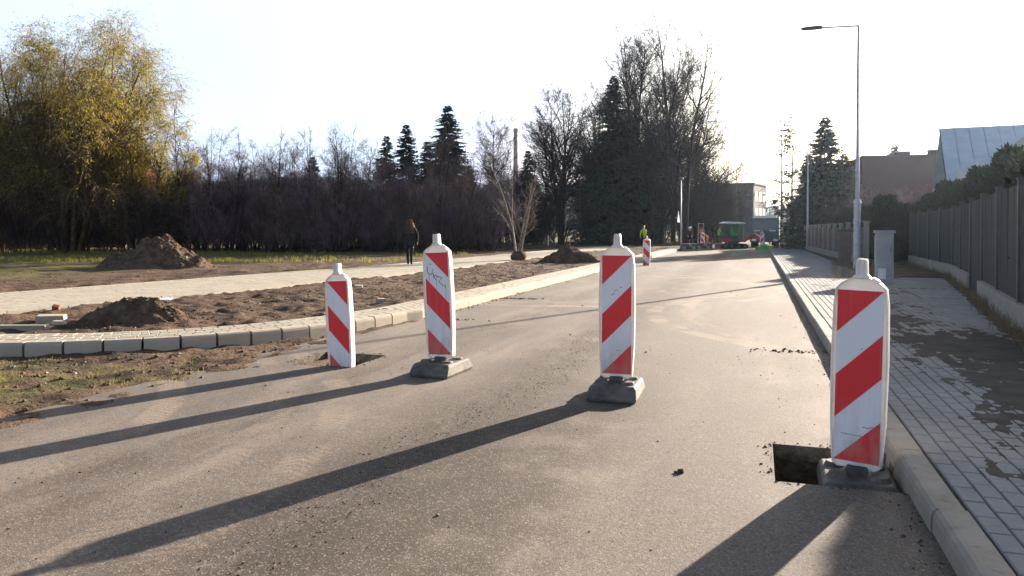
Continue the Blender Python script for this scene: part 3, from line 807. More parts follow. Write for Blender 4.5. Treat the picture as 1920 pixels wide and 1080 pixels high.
# ------------------------------------------------------------------ warning beacons
# panel 0.25 x 1.0 m; local origin on the ground under the stem, the face looks along -y
BODY = [(.0, .105), (.02, .132), (.25, .147), (.62, .152), (.95, .146), (1.045, .134), (1.075, .105), (1.108, .045), (1.125, .030), (1.205, .026), (1.215, .020)]
def beacon(name, label, loc, rotz, lean, mirror, lift, base=True, marks=None, base_rot=0.0):
    t = thing(name, label, 'beacon', loc, rotz, 'red and white striped traffic beacons')
    t.rotation_euler = (0, lean, rotz) if not base else (0, 0, rotz)
    tilt = Matrix.Rotation(lean, 4, 'Y') if base else Matrix.Identity(4)
    def put(o):
        o.matrix_local = Matrix.Translation((0, 0, lift)) @ tilt; return o
    # moulded shell: front and back loops with a raised rim
    m = MB(); n = len(BODY)
    def loop(y, ins):
        L = [(-hw+ins if hw > ins+.004 else -.004, y, z) for z, hw in BODY]+[(hw-ins if hw > ins+.004 else .004, y, z) for z, hw in BODY[::-1]]
        return L
    N = 2*n
    loops = [loop(-.022, .012), loop(-.034, .009), loop(-.040, .004), loop(-.036, 0), loop(0, -.004), loop(.030, 0), loop(.036, .006)]
    V = [p for l in loops for p in l]
    F = [(a*N+i, a*N+(i+1) % N, (a+1)*N+(i+1) % N, (a+1)*N+i) for a in range(len(loops)-1) for i in range(N)]
    def strip(o): return [(o+i, o+i+1, o+N-2-i, o+N-1-i) for i in range(n-1)]
    F += strip(0)+strip((len(loops)-1)*N)
    m.add(V, F); o = put(m.build('shell', M['white_plastic'], t, smooth=True))
    wn_ = o.modifiers.new('edges', 'EDGE_SPLIT'); wn_.split_angle = R(38)
    m = MB(); m.box((0, 0, 1.165), (.030, .052, .10)); m.box((.0, -.03, 1.112), (.085, .018, .022))
    m.box((.075, 0, 1.092), (.05, .035, .02), M=Matrix.Rotation(R(32), 3, 'Y'))
    put(m.build('carrying_lug', M['white_plastic'], t, bevel=.006))
    # reflective sheet, then stripes a hair proud of it
    sx_ = -1 if mirror else 1
    z0, z1 = .035, 1.035
    m = MB(); m.b(-.125, .125, -.030, -.0225, z0, z1); put(m.build('white_sheet', M['sheet_white'], t))
    def stripe(poly):
        P = [(sx_*(u*.25-.125), z1-v*.25) for u, v in poly]
        m = MB(); m.prism(P, -.0325, -.0295, 'y'); put(m.build('red_stripe', M['sheet_red'], t))
    e = .008
    stripe([(e, e), (1-e, e), (e, 1-e)])
    stripe([(e, 2), (1-e, 1), (1-e, 2), (e, 3)])
    stripe([(1-e, 3), (1-e, 4-e), (e, 4-e)])
    if marks:
        for rad, pl in marks:
            m = MB(); m.tube([(x, -.0312, z) for x, z in pl], rad, 4)
            put(m.build('graffiti_stroke' if len(marks) > 4 else 'scuff_mark', M['ink'], t))
    if base:
        before = set(t.children); base_plate(t, lift)
        for o in t.children:
            if o not in before: o.matrix_local = Matrix.Rotation(base_rot, 4, 'Z') @ o.matrix_local
    return t
def base_plate(t, lift):
    # recycled plastic foot: chamfered block with hand recesses, two end ribs and a socket for the beacon
    wd, ln, h = .205, .30, .125
    m = MB()
    def ring(dx, dy, z): return [(-wd+dx, -ln+dy, z), (wd-dx, -ln+dy, z), (wd-dx, ln-dy, z), (-wd+dx, ln-dy, z)]
    V = ring(.015, .012, 0)+ring(0, 0, .03)+ring(.012, .055, h-.02)+ring(.03, .075, h)
    m.add(V, [(3, 2, 1, 0)]+[(a*4+i, a*4+(i+1) % 4, a*4+4+(i+1) % 4, a*4+4+i) for a in range(3) for i in range(4)]+[(12, 13, 14, 15)])
    b = m.build('base_plate', M['rubber'], t, bevel=.008); b.matrix_local = Matrix.Translation((0, 0, lift-.155))
    z = lift-.155+h
    for sx in (-1, 1):
        for sy in (-1, 1):
            m = MB(); m.tube([(sx*.11, sy*.115, z-.004), (sx*.11, sy*.115, z+.024)], [.062, .050], 12)
            m.build('lug', M['rubber'], t, bevel=.005)
        m = MB(); m.box((sx*.095, -.268, z-.075), (.085, .03, .05)); m.build('hand_recess_rim', M['rubber'], t, bevel=.012)
    m = MB(); m.b(-.055, .055, -.06, .06, z-.01, z+.045); m.build('socket', M['rubber'], t, bevel=.008)
    m = MB(); m.b(-.024, .024, -.024, .024, z, z+.10); m.build('stem_foot', M['white_plastic'], t, bevel=.004)
    return b
G0 = 1.035
def gp(x, y): return ((x-205)/170*.25-.125, G0-(y-165)/668)
JAZ = [(.0030, [gp(222, 255), gp(220, 285), gp(230, 306), gp(246, 308), gp(258, 296), gp(264, 272)]),
       (.0028, [gp(262, 300), gp(268, 325), gp(284, 346), gp(291, 322), gp(276, 312), gp(262, 322), gp(276, 330)]),
       (.0030, [gp(286, 320), gp(328, 330), gp(302, 356), gp(336, 386)]),
       (.0030, [gp(346, 374), gp(350, 398)]), (.0032, [gp(230, 236), gp(238, 240)]), (.0032, [gp(244, 240), gp(250, 244)]),
       (.0012, [gp(232, 306), gp(233, 352)]), (.0012, [gp(285, 346), gp(286, 402)]), (.0012, [gp(350, 398), gp(352, 470)])]
SCUFF = [(.0022, [(-.048, .700), (-.030, .706), (-.018, .722)]), (.0016, [(-.02, .735), (.0, .744), (.01, .735)]), (.0022, [(.030, .765), (.044, .768)]), (.0015, [(0, .235), (.02, .233)])]
SCUFF2 = [(.0013, [(-.085, .195), (-.02, .192), (.03, .190)]), (.0018, [(.03, .245), (.06, .243), (.085, .252)]), (.0015, [(.01, .69), (.02, .70)])]
p = at(1157, 6.40); beacon('traffic_beacon', 'striped beacon on dark base plate in the middle of the road', p, R(1), R(.2), False, .155, True, marks=SCUFF)
p = at(828, 7.42); beacon('traffic_beacon', 'striped beacon on base plate with black scrawl on its white band', p, R(-3), R(-2.6), True, .150, True, marks=JAZ)
p = at(642, 7.80); p.z = -.155; beacon('traffic_beacon', 'striped beacon sunk in the pit by the curved kerb, no base visible', p, R(-6), R(-3.0), True, 0, False)
p = at(1609, 4.40); p.z = -.135; beacon('traffic_beacon', 'large nearest striped beacon standing in the pit at the right kerb', p, R(-17), R(1.2), False, .155, True, marks=SCUFF2, base_rot=R(16))
p = at(1212, 30.2); beacon('traffic_beacon', 'small distant striped beacon beside the left kerb', p, R(-2), R(1), True, -.03, False)

# ------------------------------------------------------------------ street lamps
def lamp(name, label, p, h, arm, rot, wrap=True, r=.085):
    t = thing(name, label, 'street lamp', (p.x, p.y, p.z), rot, 'street lamps')
    m = MB(); m.tube([(0, 0, -.3), (0, 0, 1.75), (0, 0, 1.85), (0, 0, h)], [r, r*.92, r*.74, r*.42], 14); m.build('pole', M['galv'], t, smooth=True)
    m = MB(); m.b(-r*.62, r*.62, -r-.012, -r+.02, .5, .95); m.build('service_door', M['galv'], t, bevel=.004)
    if wrap:
        m = MB()
        zz = np.linspace(.05, 2.25, 26)
        m.tube([(random.uniform(-.006, .006), random.uniform(-.006, .006), z) for z in zz], [r+.012+random.uniform(0, .022) for z in zz], 12)
        w_ = m.build('protective_wrap', M['wrap'], t)
        m = MB(); m.tube([(0, 0, 2.20), (0, 0, 2.30)], [r*1.1+.04, r*.9+.02], 12); m.build('wrap_tie', M['wrap'], t)
    if arm:
        m = MB(); m.tube([(0, 0, h-.06), (-.03, 0, h-.03), (-arm, 0, h)], [.034, .032, .028], 10); m.build('arm', M['galv'], t, smooth=True)
        m = MB(); P = [(-arm+.06, h+.035), (-arm-.06, h+.055), (-arm-.42, h+.045), (-arm-.60, h+.02), (-arm-.58, h-.012), (-arm-.10, h-.03), (-arm+.06, h-.03)]
        m.prism(P, -.13, .13, 'y'); hd = m.build('luminaire', M['dark_metal'], t, bevel=.015)
        m = MB(); m.b(-arm-.52, -arm-.16, -.10, .10, h-.036, h-.018); m.build('glass', M['glass'], hd)
    else:
        m = MB(); m.lathe([(.03, h), (.10, h+.03), (.16, h+.12), (.15, h+.16), (.03, h+.2)], 14); m.build('luminaire', M['dark_metal'], t)
    return t
p = at(1607, 24.6); p.z = .1
lamp('street_lamp', 'tall grey lamp post wrapped in plastic below, beside grey cabinet', p, 7.95, 1.15, 0)
p = at(1514, 50); p.z = .1
lamp('street_lamp', 'distant grey lamp post at fence before the dense spruce', p, 7.95, 1.2, 0, False)
p = at(1277, 51.5); p.z = .1
lamp('street_lamp', 'slim grey lamp post at end of the left kerb', p, 4.7, 0, 0, False, .06)
p = at(1087, 72)
lamp('street_lamp', 'slim lamp post standing among the bare park trees', p, 5.1, 0, 0, False, .055)
# sign on the slim post
p = at(1272, 51.2)
t = thing('road_sign', 'white triangular sign seen nearly edge on, by slim lamp post', 'road sign', (p.x, p.y, 0), R(70)+YAW)
m = MB()
P = [(-.42, 1.95), (.42, 1.95), (.46, 2.0), (.04, 2.72), (-.04, 2.72), (-.46, 2.0)]
m.prism(P, -.012, .012, 'y'); m.build('plate', M['white_paint'], t)
m = MB(); m.b(-.04, .04, .012, .20, 2.22, 2.28); m.build('bracket', M['galv'], t)
p = at(1028, 66)
t = thing('marker_post', 'short white marker post on grass in front of park trees', 'post', (p.x, p.y, 0))
m = MB(); m.tube([(0, 0, -.1), (0, 0, .9)], .055, 10); m.build('post', M['white_paint'], t); m = MB(); m.lathe([(.055, .9), (.06, .92), (.03, .97)], 10); m.build('cap', M['white_paint'], t)

# ------------------------------------------------------------------ utility cabinet
p = at(1658, 18.6); t = thing('utility_cabinet', 'grey utility cabinet standing by fence behind nearest beacon', 'cabinet', (p.x, p.y, .1), YAW*0+R(-4))
m = MB(); m.b(-.19, .19, -.30, .30, .0, 1.24); m.build('housing', M['grey_box'], t, bevel=.01)
m = MB(); m.add([(-.23, -.34, 1.24), (.23, -.34, 1.24), (.23, .34, 1.24), (-.23, .34, 1.24), (-.22, -.33, 1.30), (.22, -.33, 1.30), (.22, .33, 1.30), (-.22, .33, 1.30)], [(3, 2, 1, 0), (4, 5, 6, 7), (0, 1, 5, 4), (1, 2, 6, 5), (2, 3, 7, 6), (3, 0, 4, 7)]); m.build('lid', M['grey_box'], t, bevel=.008)
m = MB(); m.b(-.16, .16, -.318, -.302, .45, 1.18); d_ = m.build('door', M['grey_box'], t, bevel=.004)
m = MB(); m.b(.11, .13, -.336, -.318, .78, .9); m.build('handle', M['dark_metal'], d_)
m = MB(); m.b(-.15, .02, -.325, -.303, .12, .38); m.build('label_plate', M['white_paint'], t, bevel=.004)
m = MB(); m.b(-.204, -.19, -.26, .26, .45, 1.16); m.build('side_panel', M['grey_box'], t, bevel=.004)
p = at(1584, 27.5); t = thing('gate_pillar', 'dark square gate pillar at near end of the low fence', 'pillar', (p.x, p.y, .05))
m = MB(); m.b(-.2, .2, -.2, .2, 0, 1.3); m.build('shaft', M['fence_wood'], t, bevel=.015)
m = MB(); m.b(-.25, .25, -.25, .25, 1.3, 1.38); m.build('cap', M['roof_dark'], t, bevel=.015)

# ------------------------------------------------------------------ fences on the right
FA = [Vector((2.86, 8.5, 0)), Vector((3.32, 11.6, 0)), Vector((4.05, 16.3, 0)), Vector((4.38, 18.5, 0)), Vector((5.15, 23.6, 0)), Vector((5.55, 32.0, 0))]
t = thing('board_fence', 'tall dark board fence on concrete plinth behind right pavement', 'fence')
pm = MB(); pm.box((0, 0, .5), (.128, .022, 1.0)); pme = pm.mesh('plank'); pme.materials.append(M['fence'])
pm = MB(); pm.box((0, 0, 1.02), (.09, .09, 2.10)); pm.box((0, 0, 2.085), (.11, .11, .03)); postm = pm.mesh('post'); postm.materials.append(M['dark_metal'])
def along(A, B): d = B-A; return d.length, math.atan2(d.y, d.x), d.normalized()
for si in range(5):
    A, B = FA[si], FA[si+1]; L, an, u = along(A, B)
    gate = si == 2
    npan = max(1, round(L/2.4))
    for k in range(npan+(1 if si == 4 else 0)):
        q = A+u*(L*k/npan)
        link('post', postm, None, t, (q.x, q.y, 0), (0, 0, an))
    z0 = .16 if gate else .46
    for k in range(npan):
        a0, a1 = L*k/npan+.06, L*(k+1)/npan-.06
        nb_ = round((a1-a0)/.1315)
        for i in range(nb_):
            q = A+u*(a0+(a1-a0)*(i+.5)/nb_)
            o = link('plank', pme, None, t, (q.x, q.y, z0), (random.uniform(-.006, .006), 0, an)); o.scale = ((a1-a0)/nb_/.1315, 1, (2.02-z0)+random.uniform(-.006, .006))
        for zr in (.7, 1.75):
            m = MB(); q = A+u*((a0+a1)/2); n_ = Vector((-u.y, u.x, 0))*-.035
            m.box((q.x+n_.x, q.y+n_.y, zr), (a1-a0, .03, .06), an); m.build('rail', M['dark_metal'], t)
    if not gate:
        npl = max(1, round(L/1.2))
        for k in range(npl):
            q = A+u*(L*(k+.5)/npl)-Vector((-u.y, u.x, 0))*-.0
            m = MB(); m.box((0, 0, .20), (L/npl-.012, .20, .50)); m.build('plinth_block', M['plinth'], t, bevel=.012, loc=(q.x, q.y, 0), rot=(0, 0, an))
t = thing('panel_fence', 'low brown panel fence with posts beyond the tall lamp post', 'fence')
A, B = Vector((3.75, 30.0, 0)), Vector((3.15, 56, 0)); L, an, u = along(A, B)
pm = MB(); pm.box((0, 0, .85), (.16, .16, 1.7)); pm.box((0, 0, 1.72), (.22, .22, .05)); postm = pm.mesh('post'); postm.materials.append(M['plinth'])
nn = 11
pm = MB(); pm.box((0, 0, .5), (.135, .025, 1)); pme = pm.mesh('plank'); pme.materials.append(M['fence_wood'])
for k in range(nn+1):
    q = A+u*(L*k/nn); link('post', postm, None, t, (q.x, q.y, 0), (0, 0, an))
    if k < nn:
        m = MB(); q = A+u*(L*(k+.5)/nn); m.box((0, 0, .15), (L/nn-.18, .14, .45)); m.build('plinth_block', M['plinth'], t, loc=(q.x, q.y, 0), rot=(0, 0, an))
        for i in range(14):
            q = A+u*(L*k/nn+.11+(L/nn-.22)*(i+.5)/14)
            o = link('plank', pme, None, t, (q.x, q.y, .40), (0, 0, an)); o.scale = (1, 1, 1.12+random.uniform(-.02, .02))
sp = []
for i in range(200):
    k = rs.randint(0, 5)
    if k == 2 and rs.rand() < .8: continue
    A, B = FA[k], FA[k+1]; q = A+(B-A)*rs.rand(); n_ = (B-A).normalized(); off = .12+.16*rs.rand()**1.5
    sp.append((q.x-n_.y*off*1.0, q.y+n_.x*off, .11))
for i in range(160):
    p = at(1560+130*rs.rand(), 20+9*rs.rand()); sp.append((p.x, p.y, .12))
blades('dry_weeds', sp, M['weed'], .20, .010, 10, 'dry grey weeds along the foot of the right fences', 'weeds', 9, .9)

# ------------------------------------------------------------------ trees: vectorised branching
def unit(a): return a/np.maximum(np.linalg.norm(a, axis=-1, keepdims=True), 1e-9)
def growth(rs, P0, D0, L, r0, n, jit, trop, r1=.25):
    """polylines from starts P0 along D0; L lengths; trop: (3,) pull per step"""
    B = len(P0); P = np.zeros((B, n, 3)); P[:, 0] = P0; D = unit(D0); st = (L/(n-1))[:, None]
    for i in range(1, n):
        D = unit(D+rs.normal(0, jit, (B, 3))+np.asarray(trop)[None]); P[:, i] = P[:, i-1]+D*st
    rad = r0[:, None]*np.linspace(1, r1, n)[None]
    return P, rad
def spawn(rs, P, rad, per, t0, t1, ang, asd, lenf, n, rr, jit, trop, minr=.004, powt=1.0, r1=.3):
    B, m, _ = P.shape
    idx = np.repeat(np.arange(B), per); K = len(idx)
    t = t0+(t1-t0)*rs.rand(K)**powt
    f = t*(m-1); i = np.minimum(f.astype(int), m-2); a = (f-i)[:, None]
    S = P[idx, i]*(1-a)+P[idx, i+1]*a; T = unit(P[idx, i+1]-P[idx, i])
    rp = rad[idx, i]*(1-a[:, 0])+rad[idx, i+1]*a[:, 0]
    ref = unit(rs.normal(0, 1, (K, 3))); side = unit(np.cross(T, ref))
    an = np.radians(rs.normal(ang, asd, K))[:, None]
    D = T*np.cos(an)+side*np.sin(an)
    pl = np.linalg.norm(P[:, 1:]-P[:, :-1], axis=-1).sum(1)[idx]
    L = lenf(t, pl)*rs.uniform(.65, 1.25, K)
    return growth(rs, S, D, L, np.maximum(rp*rr, minr), n, jit, trop, r1)
def tubes(groups):
    V = []; F = []; nb = 0
    for P, rad, k in groups:
        B, n, _ = P.shape
        T = np.empty_like(P); T[:, 1:-1] = P[:, 2:]-P[:, :-2]; T[:, 0] = P[:, 1]-P[:, 0]; T[:, -1] = P[:, -1]-P[:, -2]; T = unit(T)
        ref = np.where(np.abs(T[:, :1, 2:3]) < .9, np.array([0, 0, 1.0]), np.array([1.0, 0, 0]))
        U = unit(np.cross(T, np.broadcast_to(ref, T.shape))); W = np.cross(T, U)
        q = 2*np.pi*np.arange(k)/k
        ring = P[:, :, None]+rad[:, :, None, None]*(np.cos(q)[None, None, :, None]*U[:, :, None]+np.sin(q)[None, None, :, None]*W[:, :, None])
        V.append(ring.reshape(-1, 3))
        b = nb+np.arange(B)[:, None, None]*(n*k)+np.arange(n-1)[None, :, None]*k; j = np.arange(k)[None, None]
        j2 = (j+1) % k
        F.append(np.stack([b+j, b+j2, b+k+j2, b+k+j], -1).reshape(-1, 4)); nb += B*n*k
    return np.concatenate(V), np.concatenate(F)
def leaves(rs, P, D, L, Wd):
    """one rhombic blade per start point"""
    n = len(P); D = unit(D); S = unit(np.cross(D, rs.normal(0, 1, (n, 3))))
    L = L[:, None]; Wd = Wd[:, None]
    V = np.stack([P, P+D*L*.45+S*Wd*.5, P+D*L, P+D*L*.45-S*Wd*.5], 1).reshape(-1, 3)
    return V, (4*np.arange(n)[:, None]+np.arange(4)[None])
def along_pts(rs, P, per, t0=0., t1=1.):
    B, m, _ = P.shape; idx = np.repeat(np.arange(B), per); f = (t0+(t1-t0)*rs.rand(len(idx)))*(m-1); i = np.minimum(f.astype(int), m-2); a = (f-i)[:, None]
    return P[idx, i]*(1-a)+P[idx, i+1]*a, unit(P[idx, i+1]-P[idx, i]), f/(m-1)
UP = np.array([0, 0, 1.0])

def bare_meshes(seed, h, spread=.30, stems=1, n1=40, n2=10, n3=9, base_t=.22, up=.10, r=.20, ang=38, twig_r=.011):
    rs = np.random.RandomState(seed)
    th = rs.uniform(0, 6.28, stems)
    D0 = np.stack([np.cos(th)*.20*(stems > 1), np.sin(th)*.20*(stems > 1), np.ones(stems)], 1)
    P0 = np.stack([np.cos(th)*.2*(stems > 1), np.sin(th)*.2*(stems > 1), np.full(stems, -.15)], 1)
    tr = growth(rs, P0, D0, h*rs.uniform(.85, 1.0, stems) if stems > 1 else np.array([h]), np.full(stems, r), 14, .035, UP*.03, .10)
    crown = lambda t, pl: pl*spread*np.sqrt(np.clip(1.12-t, .05, 1))
    l1 = spawn(rs, *tr, n1, base_t, .97, ang, 12, crown, 9, .62, .07, UP*up, .012)
    l2 = spawn(rs, *l1, n2, .15, 1, 42, 14, lambda t, pl: pl*.42*(1.15-t*.6), 6, .6, .10, UP*up*.8, .008)
    l3 = spawn(rs, *l2, n3, .1, 1, 45, 16, lambda t, pl: np.maximum(pl*.45, .25), 4, .6, .14, UP*up, twig_r, r1=.5)
    V, F = tubes([(*tr, 8)]); trunk = np_mesh('trunk', V, F, True)
    V, F = tubes([(*l1, 5), (*l2, 3), (*l3, 3)]); crown_ = np_mesh('crown', V, F)
    return trunk, crown_
def tree(name, label, cat, loc, rotz, meshes, mats, group=None, names=('trunk', 'crown'), scale=1):
    t = thing(name, label, cat, loc, rotz, group); t.scale = (scale,)*3
    for me, mt, nm in zip(meshes, mats, names): link(nm, me, mt, t)
    return t

def spruce_meshes(seed, h, rw, nb=130, sprays=30, t0=.06, droop=.22, gap=0.0, size=1.0, r=.14):
    rs = np.random.RandomState(seed)
    tr = growth(rs, np.array([[0, 0, -.2]]), np.array([[0, 0, 1.0]]), np.array([h+.2]), np.array([r]), 14, .008, UP*.05, .06)
    t = t0+(1-t0)*rs.rand(nb)**1.05
    keep = vnoise(t*23+seed, t*0+seed) > gap; t = t[keep]; nb = len(t)
    z = t*h; a = rs.uniform(0, 6.28, nb)
    wob = .82+.36*vnoise(t*6+seed*3, a*1.3)
    L = rw*(1-t)**.78*wob*rs.uniform(.7, 1.12, nb)+.14
    D = np.stack([np.cos(a), np.sin(a), .35*(t-.35)], 1)
    n = 6; B = nb
    P = np.zeros((B, n, 3)); P[:, 0] = np.stack([0*z, 0*z, z], 1); Dd = unit(D)
    for i in range(1, n):
        pull = -droop if i < 4 else droop*.9
        Dd = unit(Dd+np.array([0, 0, pull*.6])[None]+rs.normal(0, .05, (B, 3))); P[:, i] = P[:, i-1]+Dd*(L/(n-1))[:, None]
    rad = (.008+.018*(1-t))[:, None]*np.linspace(1, .3, n)[None]
    V, F = tubes([(*tr, 7)]); trunk = np_mesh('trunk', V, F, True)
    Vb, Fb = tubes([(P, rad, 3)])
    S, T, ft = along_pts(rs, P, sprays, .10, 1.0)
    Lp = np.repeat(L, sprays)
    side = unit(np.cross(T, UP[None]))*np.where(rs.rand(len(S)) < .5, -1, 1)[:, None]
    Ds = unit(T*rs.uniform(.3, 1.0, (len(S), 1))+side*rs.uniform(.1, 1.0, (len(S), 1))+np.array([0, 0, -1.0])[None]*rs.uniform(-.1, .75, (len(S), 1)))
    ln = (.14+.20*Lp*(1.05-ft))*rs.uniform(.6, 1.3, len(S))*size
    Vl, Fl = leaves(rs, S, Ds, np.minimum(ln, .85), np.minimum(ln*.46, .24)*rs.uniform(.7, 1.2, len(S)))
    me = np_mesh('crown', np.concatenate([Vb, Vl]), [Fb, Fl+len(Vb)])
    return trunk, me

# --- willow at the left edge: several leaning stems, long arching shoots, drooping leafy twigs
def willow(seed, loc, h, label, stems=9, spread=.5, leafn=7, n1=12, n2=11, n3=7, wid=1.0):
    rs = np.random.RandomState(seed)
    th = np.linspace(0, 6.28, stems, endpoint=False)+rs.uniform(-.3, .3, stems)
    lean_ = rs.uniform(.15, spread, stems)
    P0 = np.stack([np.cos(th)*.45, np.sin(th)*.45, np.full(stems, -.1)], 1); D0 = np.stack([np.cos(th)*lean_, np.sin(th)*lean_, np.ones(stems)], 1)
    tr = growth(rs, P0, D0, h*rs.uniform(.65, .95, stems), np.full(stems, .15), 12, .07, UP*.02, .15)
    l1 = spawn(rs, *tr, n1, .18, .98, 36, 14, lambda t, pl: pl*.40*wid*np.sqrt(np.clip(1.15-t, .1, 1)), 9, .55, .11, UP*.03, .012)
    l2 = spawn(rs, *l1, n2, .12, 1, 40, 16, lambda t, pl: np.clip(pl*.42, .5, 1.6), 7, .55, .14, UP*-.05, .007)
    l3 = spawn(rs, *l2, n3, .15, 1, 42, 18, lambda t, pl: np.clip(pl*.95, .5, 1.7), 5, .6, .10, UP*-.34, .0045, r1=.5)
    t = thing('willow_tree', label, 'tree', loc)
    V, F = tubes([(*tr, 7)]); link('trunk', np_mesh('trunk', V, F, True), M['bark_warm'], t)
    V, F = tubes([(*l1, 4), (*l2, 3), (*l3, 3)]); link('branches', np_mesh('branches', V, F), M['twig_warm'], t)
    S, T, f = along_pts(rs, l3[0], leafn, .1, 1)
    keep = (S[:, 2] > h*.28+rs.normal(0, .7, len(S))) & (vnoise(S[:, 0]*.8+seed, S[:, 2]*.8+S[:, 1]*.4) > .30)
    S, T = S[keep], T[keep]
    D = unit(T*.7+rs.normal(0, .55, S.shape)+np.array([0, 0, -.5]))
    V, F = leaves(rs, S, D, rs.uniform(.10, .19, len(S)), rs.uniform(.022, .040, len(S)))
    link('foliage', np_mesh('foliage', V, F), M['leaf_willow'], t)
    return t
p = at(135, 45); willow(4, p, 14.2, 'big golden olive willow towering over the thicket at left', 14, .52, 6, 16, 13, 8, 1.1)
p = at(-60, 47); willow(9, p, 13.6, 'dense olive willow cut off by the left edge', 10, .45, 5, 14, 12, 7, 1.1)
p = at(262, 45.5); willow(14, p, 8.2, 'smaller yellow leaved willow at right flank of the big one', 8, .36, 6, 12, 10, 7, .9)

# --- thicket of bare shrubs
def shrub_meshes(seed, h, stems=16, n1=9, n2=8, n3=6):
    rs = np.random.RandomState(seed)
    th = rs.uniform(0, 6.28, stems); ln = rs.uniform(.05, .55, stems)
    P0 = np.stack([np.cos(th)*rs.uniform(.05, .9, stems), np.sin(th)*rs.uniform(.05, .9, stems), np.full(stems, -.1)], 1)
    tr = growth(rs, P0, np.stack([np.cos(th)*ln, np.sin(th)*ln, np.ones(stems)], 1), h*rs.uniform(.55, 1.0, stems), np.full(stems, .035), 10, .07, UP*.015, .18)
    l1 = spawn(rs, *tr, n1, .08, .97, 38, 14, lambda t, pl: pl*.34*np.sqrt(np.clip(1.15-t, .1, 1)), 6, .6, .12, UP*.05, .008)
    l2 = spawn(rs, *l1, n2, .1, 1, 42, 16, lambda t, pl: np.clip(pl*.5, .25, .9), 4, .6, .15, UP*.03, .0055, r1=.5)
    l3 = spawn(rs, *l2, n3, .1, 1, 45, 18, lambda t, pl: np.clip(pl*.6, .15, .5), 3, .7, .18, UP*.02, .0045, r1=.6)
    V, F = tubes([(*tr, 5)]); a = np_mesh('stems', V, F, True)
    V, F = tubes([(*l1, 3), (*l2, 3), (*l3, 3)]); b = np_mesh('twigs', V, F)
    return a, b
SHR = [shrub_meshes(30+i, hh) for i, hh in enumerate((5.4, 6.2, 4.8, 5.8))]
first = {}
def shrub(k, p, rz, sc, mats, label, group, szz=1.0):
    t = thing('bare_shrub', label, 'shrub', p, rz, group); t.scale = (sc, sc, sc*szz)
    for me, mt, nm in zip(SHR[k], mats, ('stems', 'twigs')):
        key = (k, nm, mt.name)
        if key not in first:
            m2 = me if len(me.materials) == 0 else me.copy()
            m2.materials.clear(); m2.materials.append(mt); first[key] = m2
        link(nm, first[key], None, t)
    return t
rs2 = np.random.RandomState(77)
pm_ = (M['bark'], M['twig_purple']); wm_ = (M['bark_warm'], M['twig_warm'])
for i, px in enumerate(np.linspace(330, 905, 17)):
    d = 47.5+rs2.uniform(-1.2, 1.2); p = at(px+rs2.uniform(-12, 12), d)
    shrub(i % 4, p, rs2.uniform(0, 6.28), rs2.uniform(.72, 1.22), pm_ if i % 3 else (M['bark'], M['twig_brown']), 'bare purple brown shrub in the front of the dark thicket', 'shrubs in the front row of the thicket')
for i, px in enumerate(np.linspace(300, 930, 15)):
    d = 52+rs2.uniform(-1.5, 1.5); p = at(px+rs2.uniform(-12, 12), d)
    shrub((i+1) % 4, p, rs2.uniform(0, 6.28), rs2.uniform(.95, 1.55), pm_ if i % 4 else (M['bark'], M['twig_brown']), 'bare purple brown shrub in the rear of the dark thicket', 'shrubs in the rear row of the thicket')
for i, px in enumerate((-90, -45, 0, 40, 80, 115, 150, 190, 225, 255, 290, 320)):
    d = 45.5+rs2.uniform(-1.5, 3); p = at(px, d)
    shrub(i % 4, p, rs2.uniform(0, 6.28), rs2.uniform(.8, 1.05), (M['bark_warm'], M['twig']), 'low brown shrub under the golden willows', 'shrubs under the willows')
for i, px in enumerate(np.linspace(-80, 900, 26)):
    d = 56+rs2.uniform(-1, 1); p = at(px+rs2.uniform(-8, 8), d)
    shrub((i+2) % 4, p, rs2.uniform(0, 6.28), rs2.uniform(.62, .78), (M['bark'], M['twig']), 'low dark brush closing the back of the thicket', 'brush at the back of the thicket')
# taller shoots sticking out of the thicket
SHOOT = [bare_meshes(50+i, hh, .20, 1, 16, 6, 4, .30, .12, .055, 30, .006) for i, hh in enumerate((8.6, 7.4))]
for i, (px, sc, lab) in enumerate(((352, 1.05, 'slender bare sapling rising from the thicket beside the willows'), (400, .95, 'bare sapling with forked top right of the willows'), (437, .85, 'thin bare sapling in the left half of the thicket'), (516, 1.08, 'tall single stemmed sapling above the middle of the thicket'), (585, .9, 'leaning bare sapling right of the tall single stem'), (640, 1.12, 'straight pale sapling rising above right end of the thicket'), (826, .80, 'thin sapling standing behind the scrawled beacon'))):
    p = at(px, 46.2 if i != 6 else 45)
    tree('sapling', lab, 'tree', p, i*1.3, SHOOT[i % 2], (M['bark'], M['twig']), 'saplings rising from the thicket', scale=sc)
# park undergrowth behind the middle of the picture
for i, (px, d) in enumerate(((905, 64), (950, 66), (1000, 70), (1048, 74), (1100, 70), (1145, 74), (1185, 70), (1235, 76), (1285, 72), (1330, 78), (1365, 84), (960, 80), (1030, 84), (1120, 88), (1215, 88), (1300, 92))):
    p = at(px, d); shrub(i % 4, p, rs2.uniform(0, 6.28), rs2.uniform(1.1, 1.6), (M['bark'], M['twig']), 'bare undergrowth shrub among the park trees', 'undergrowth among the park trees')
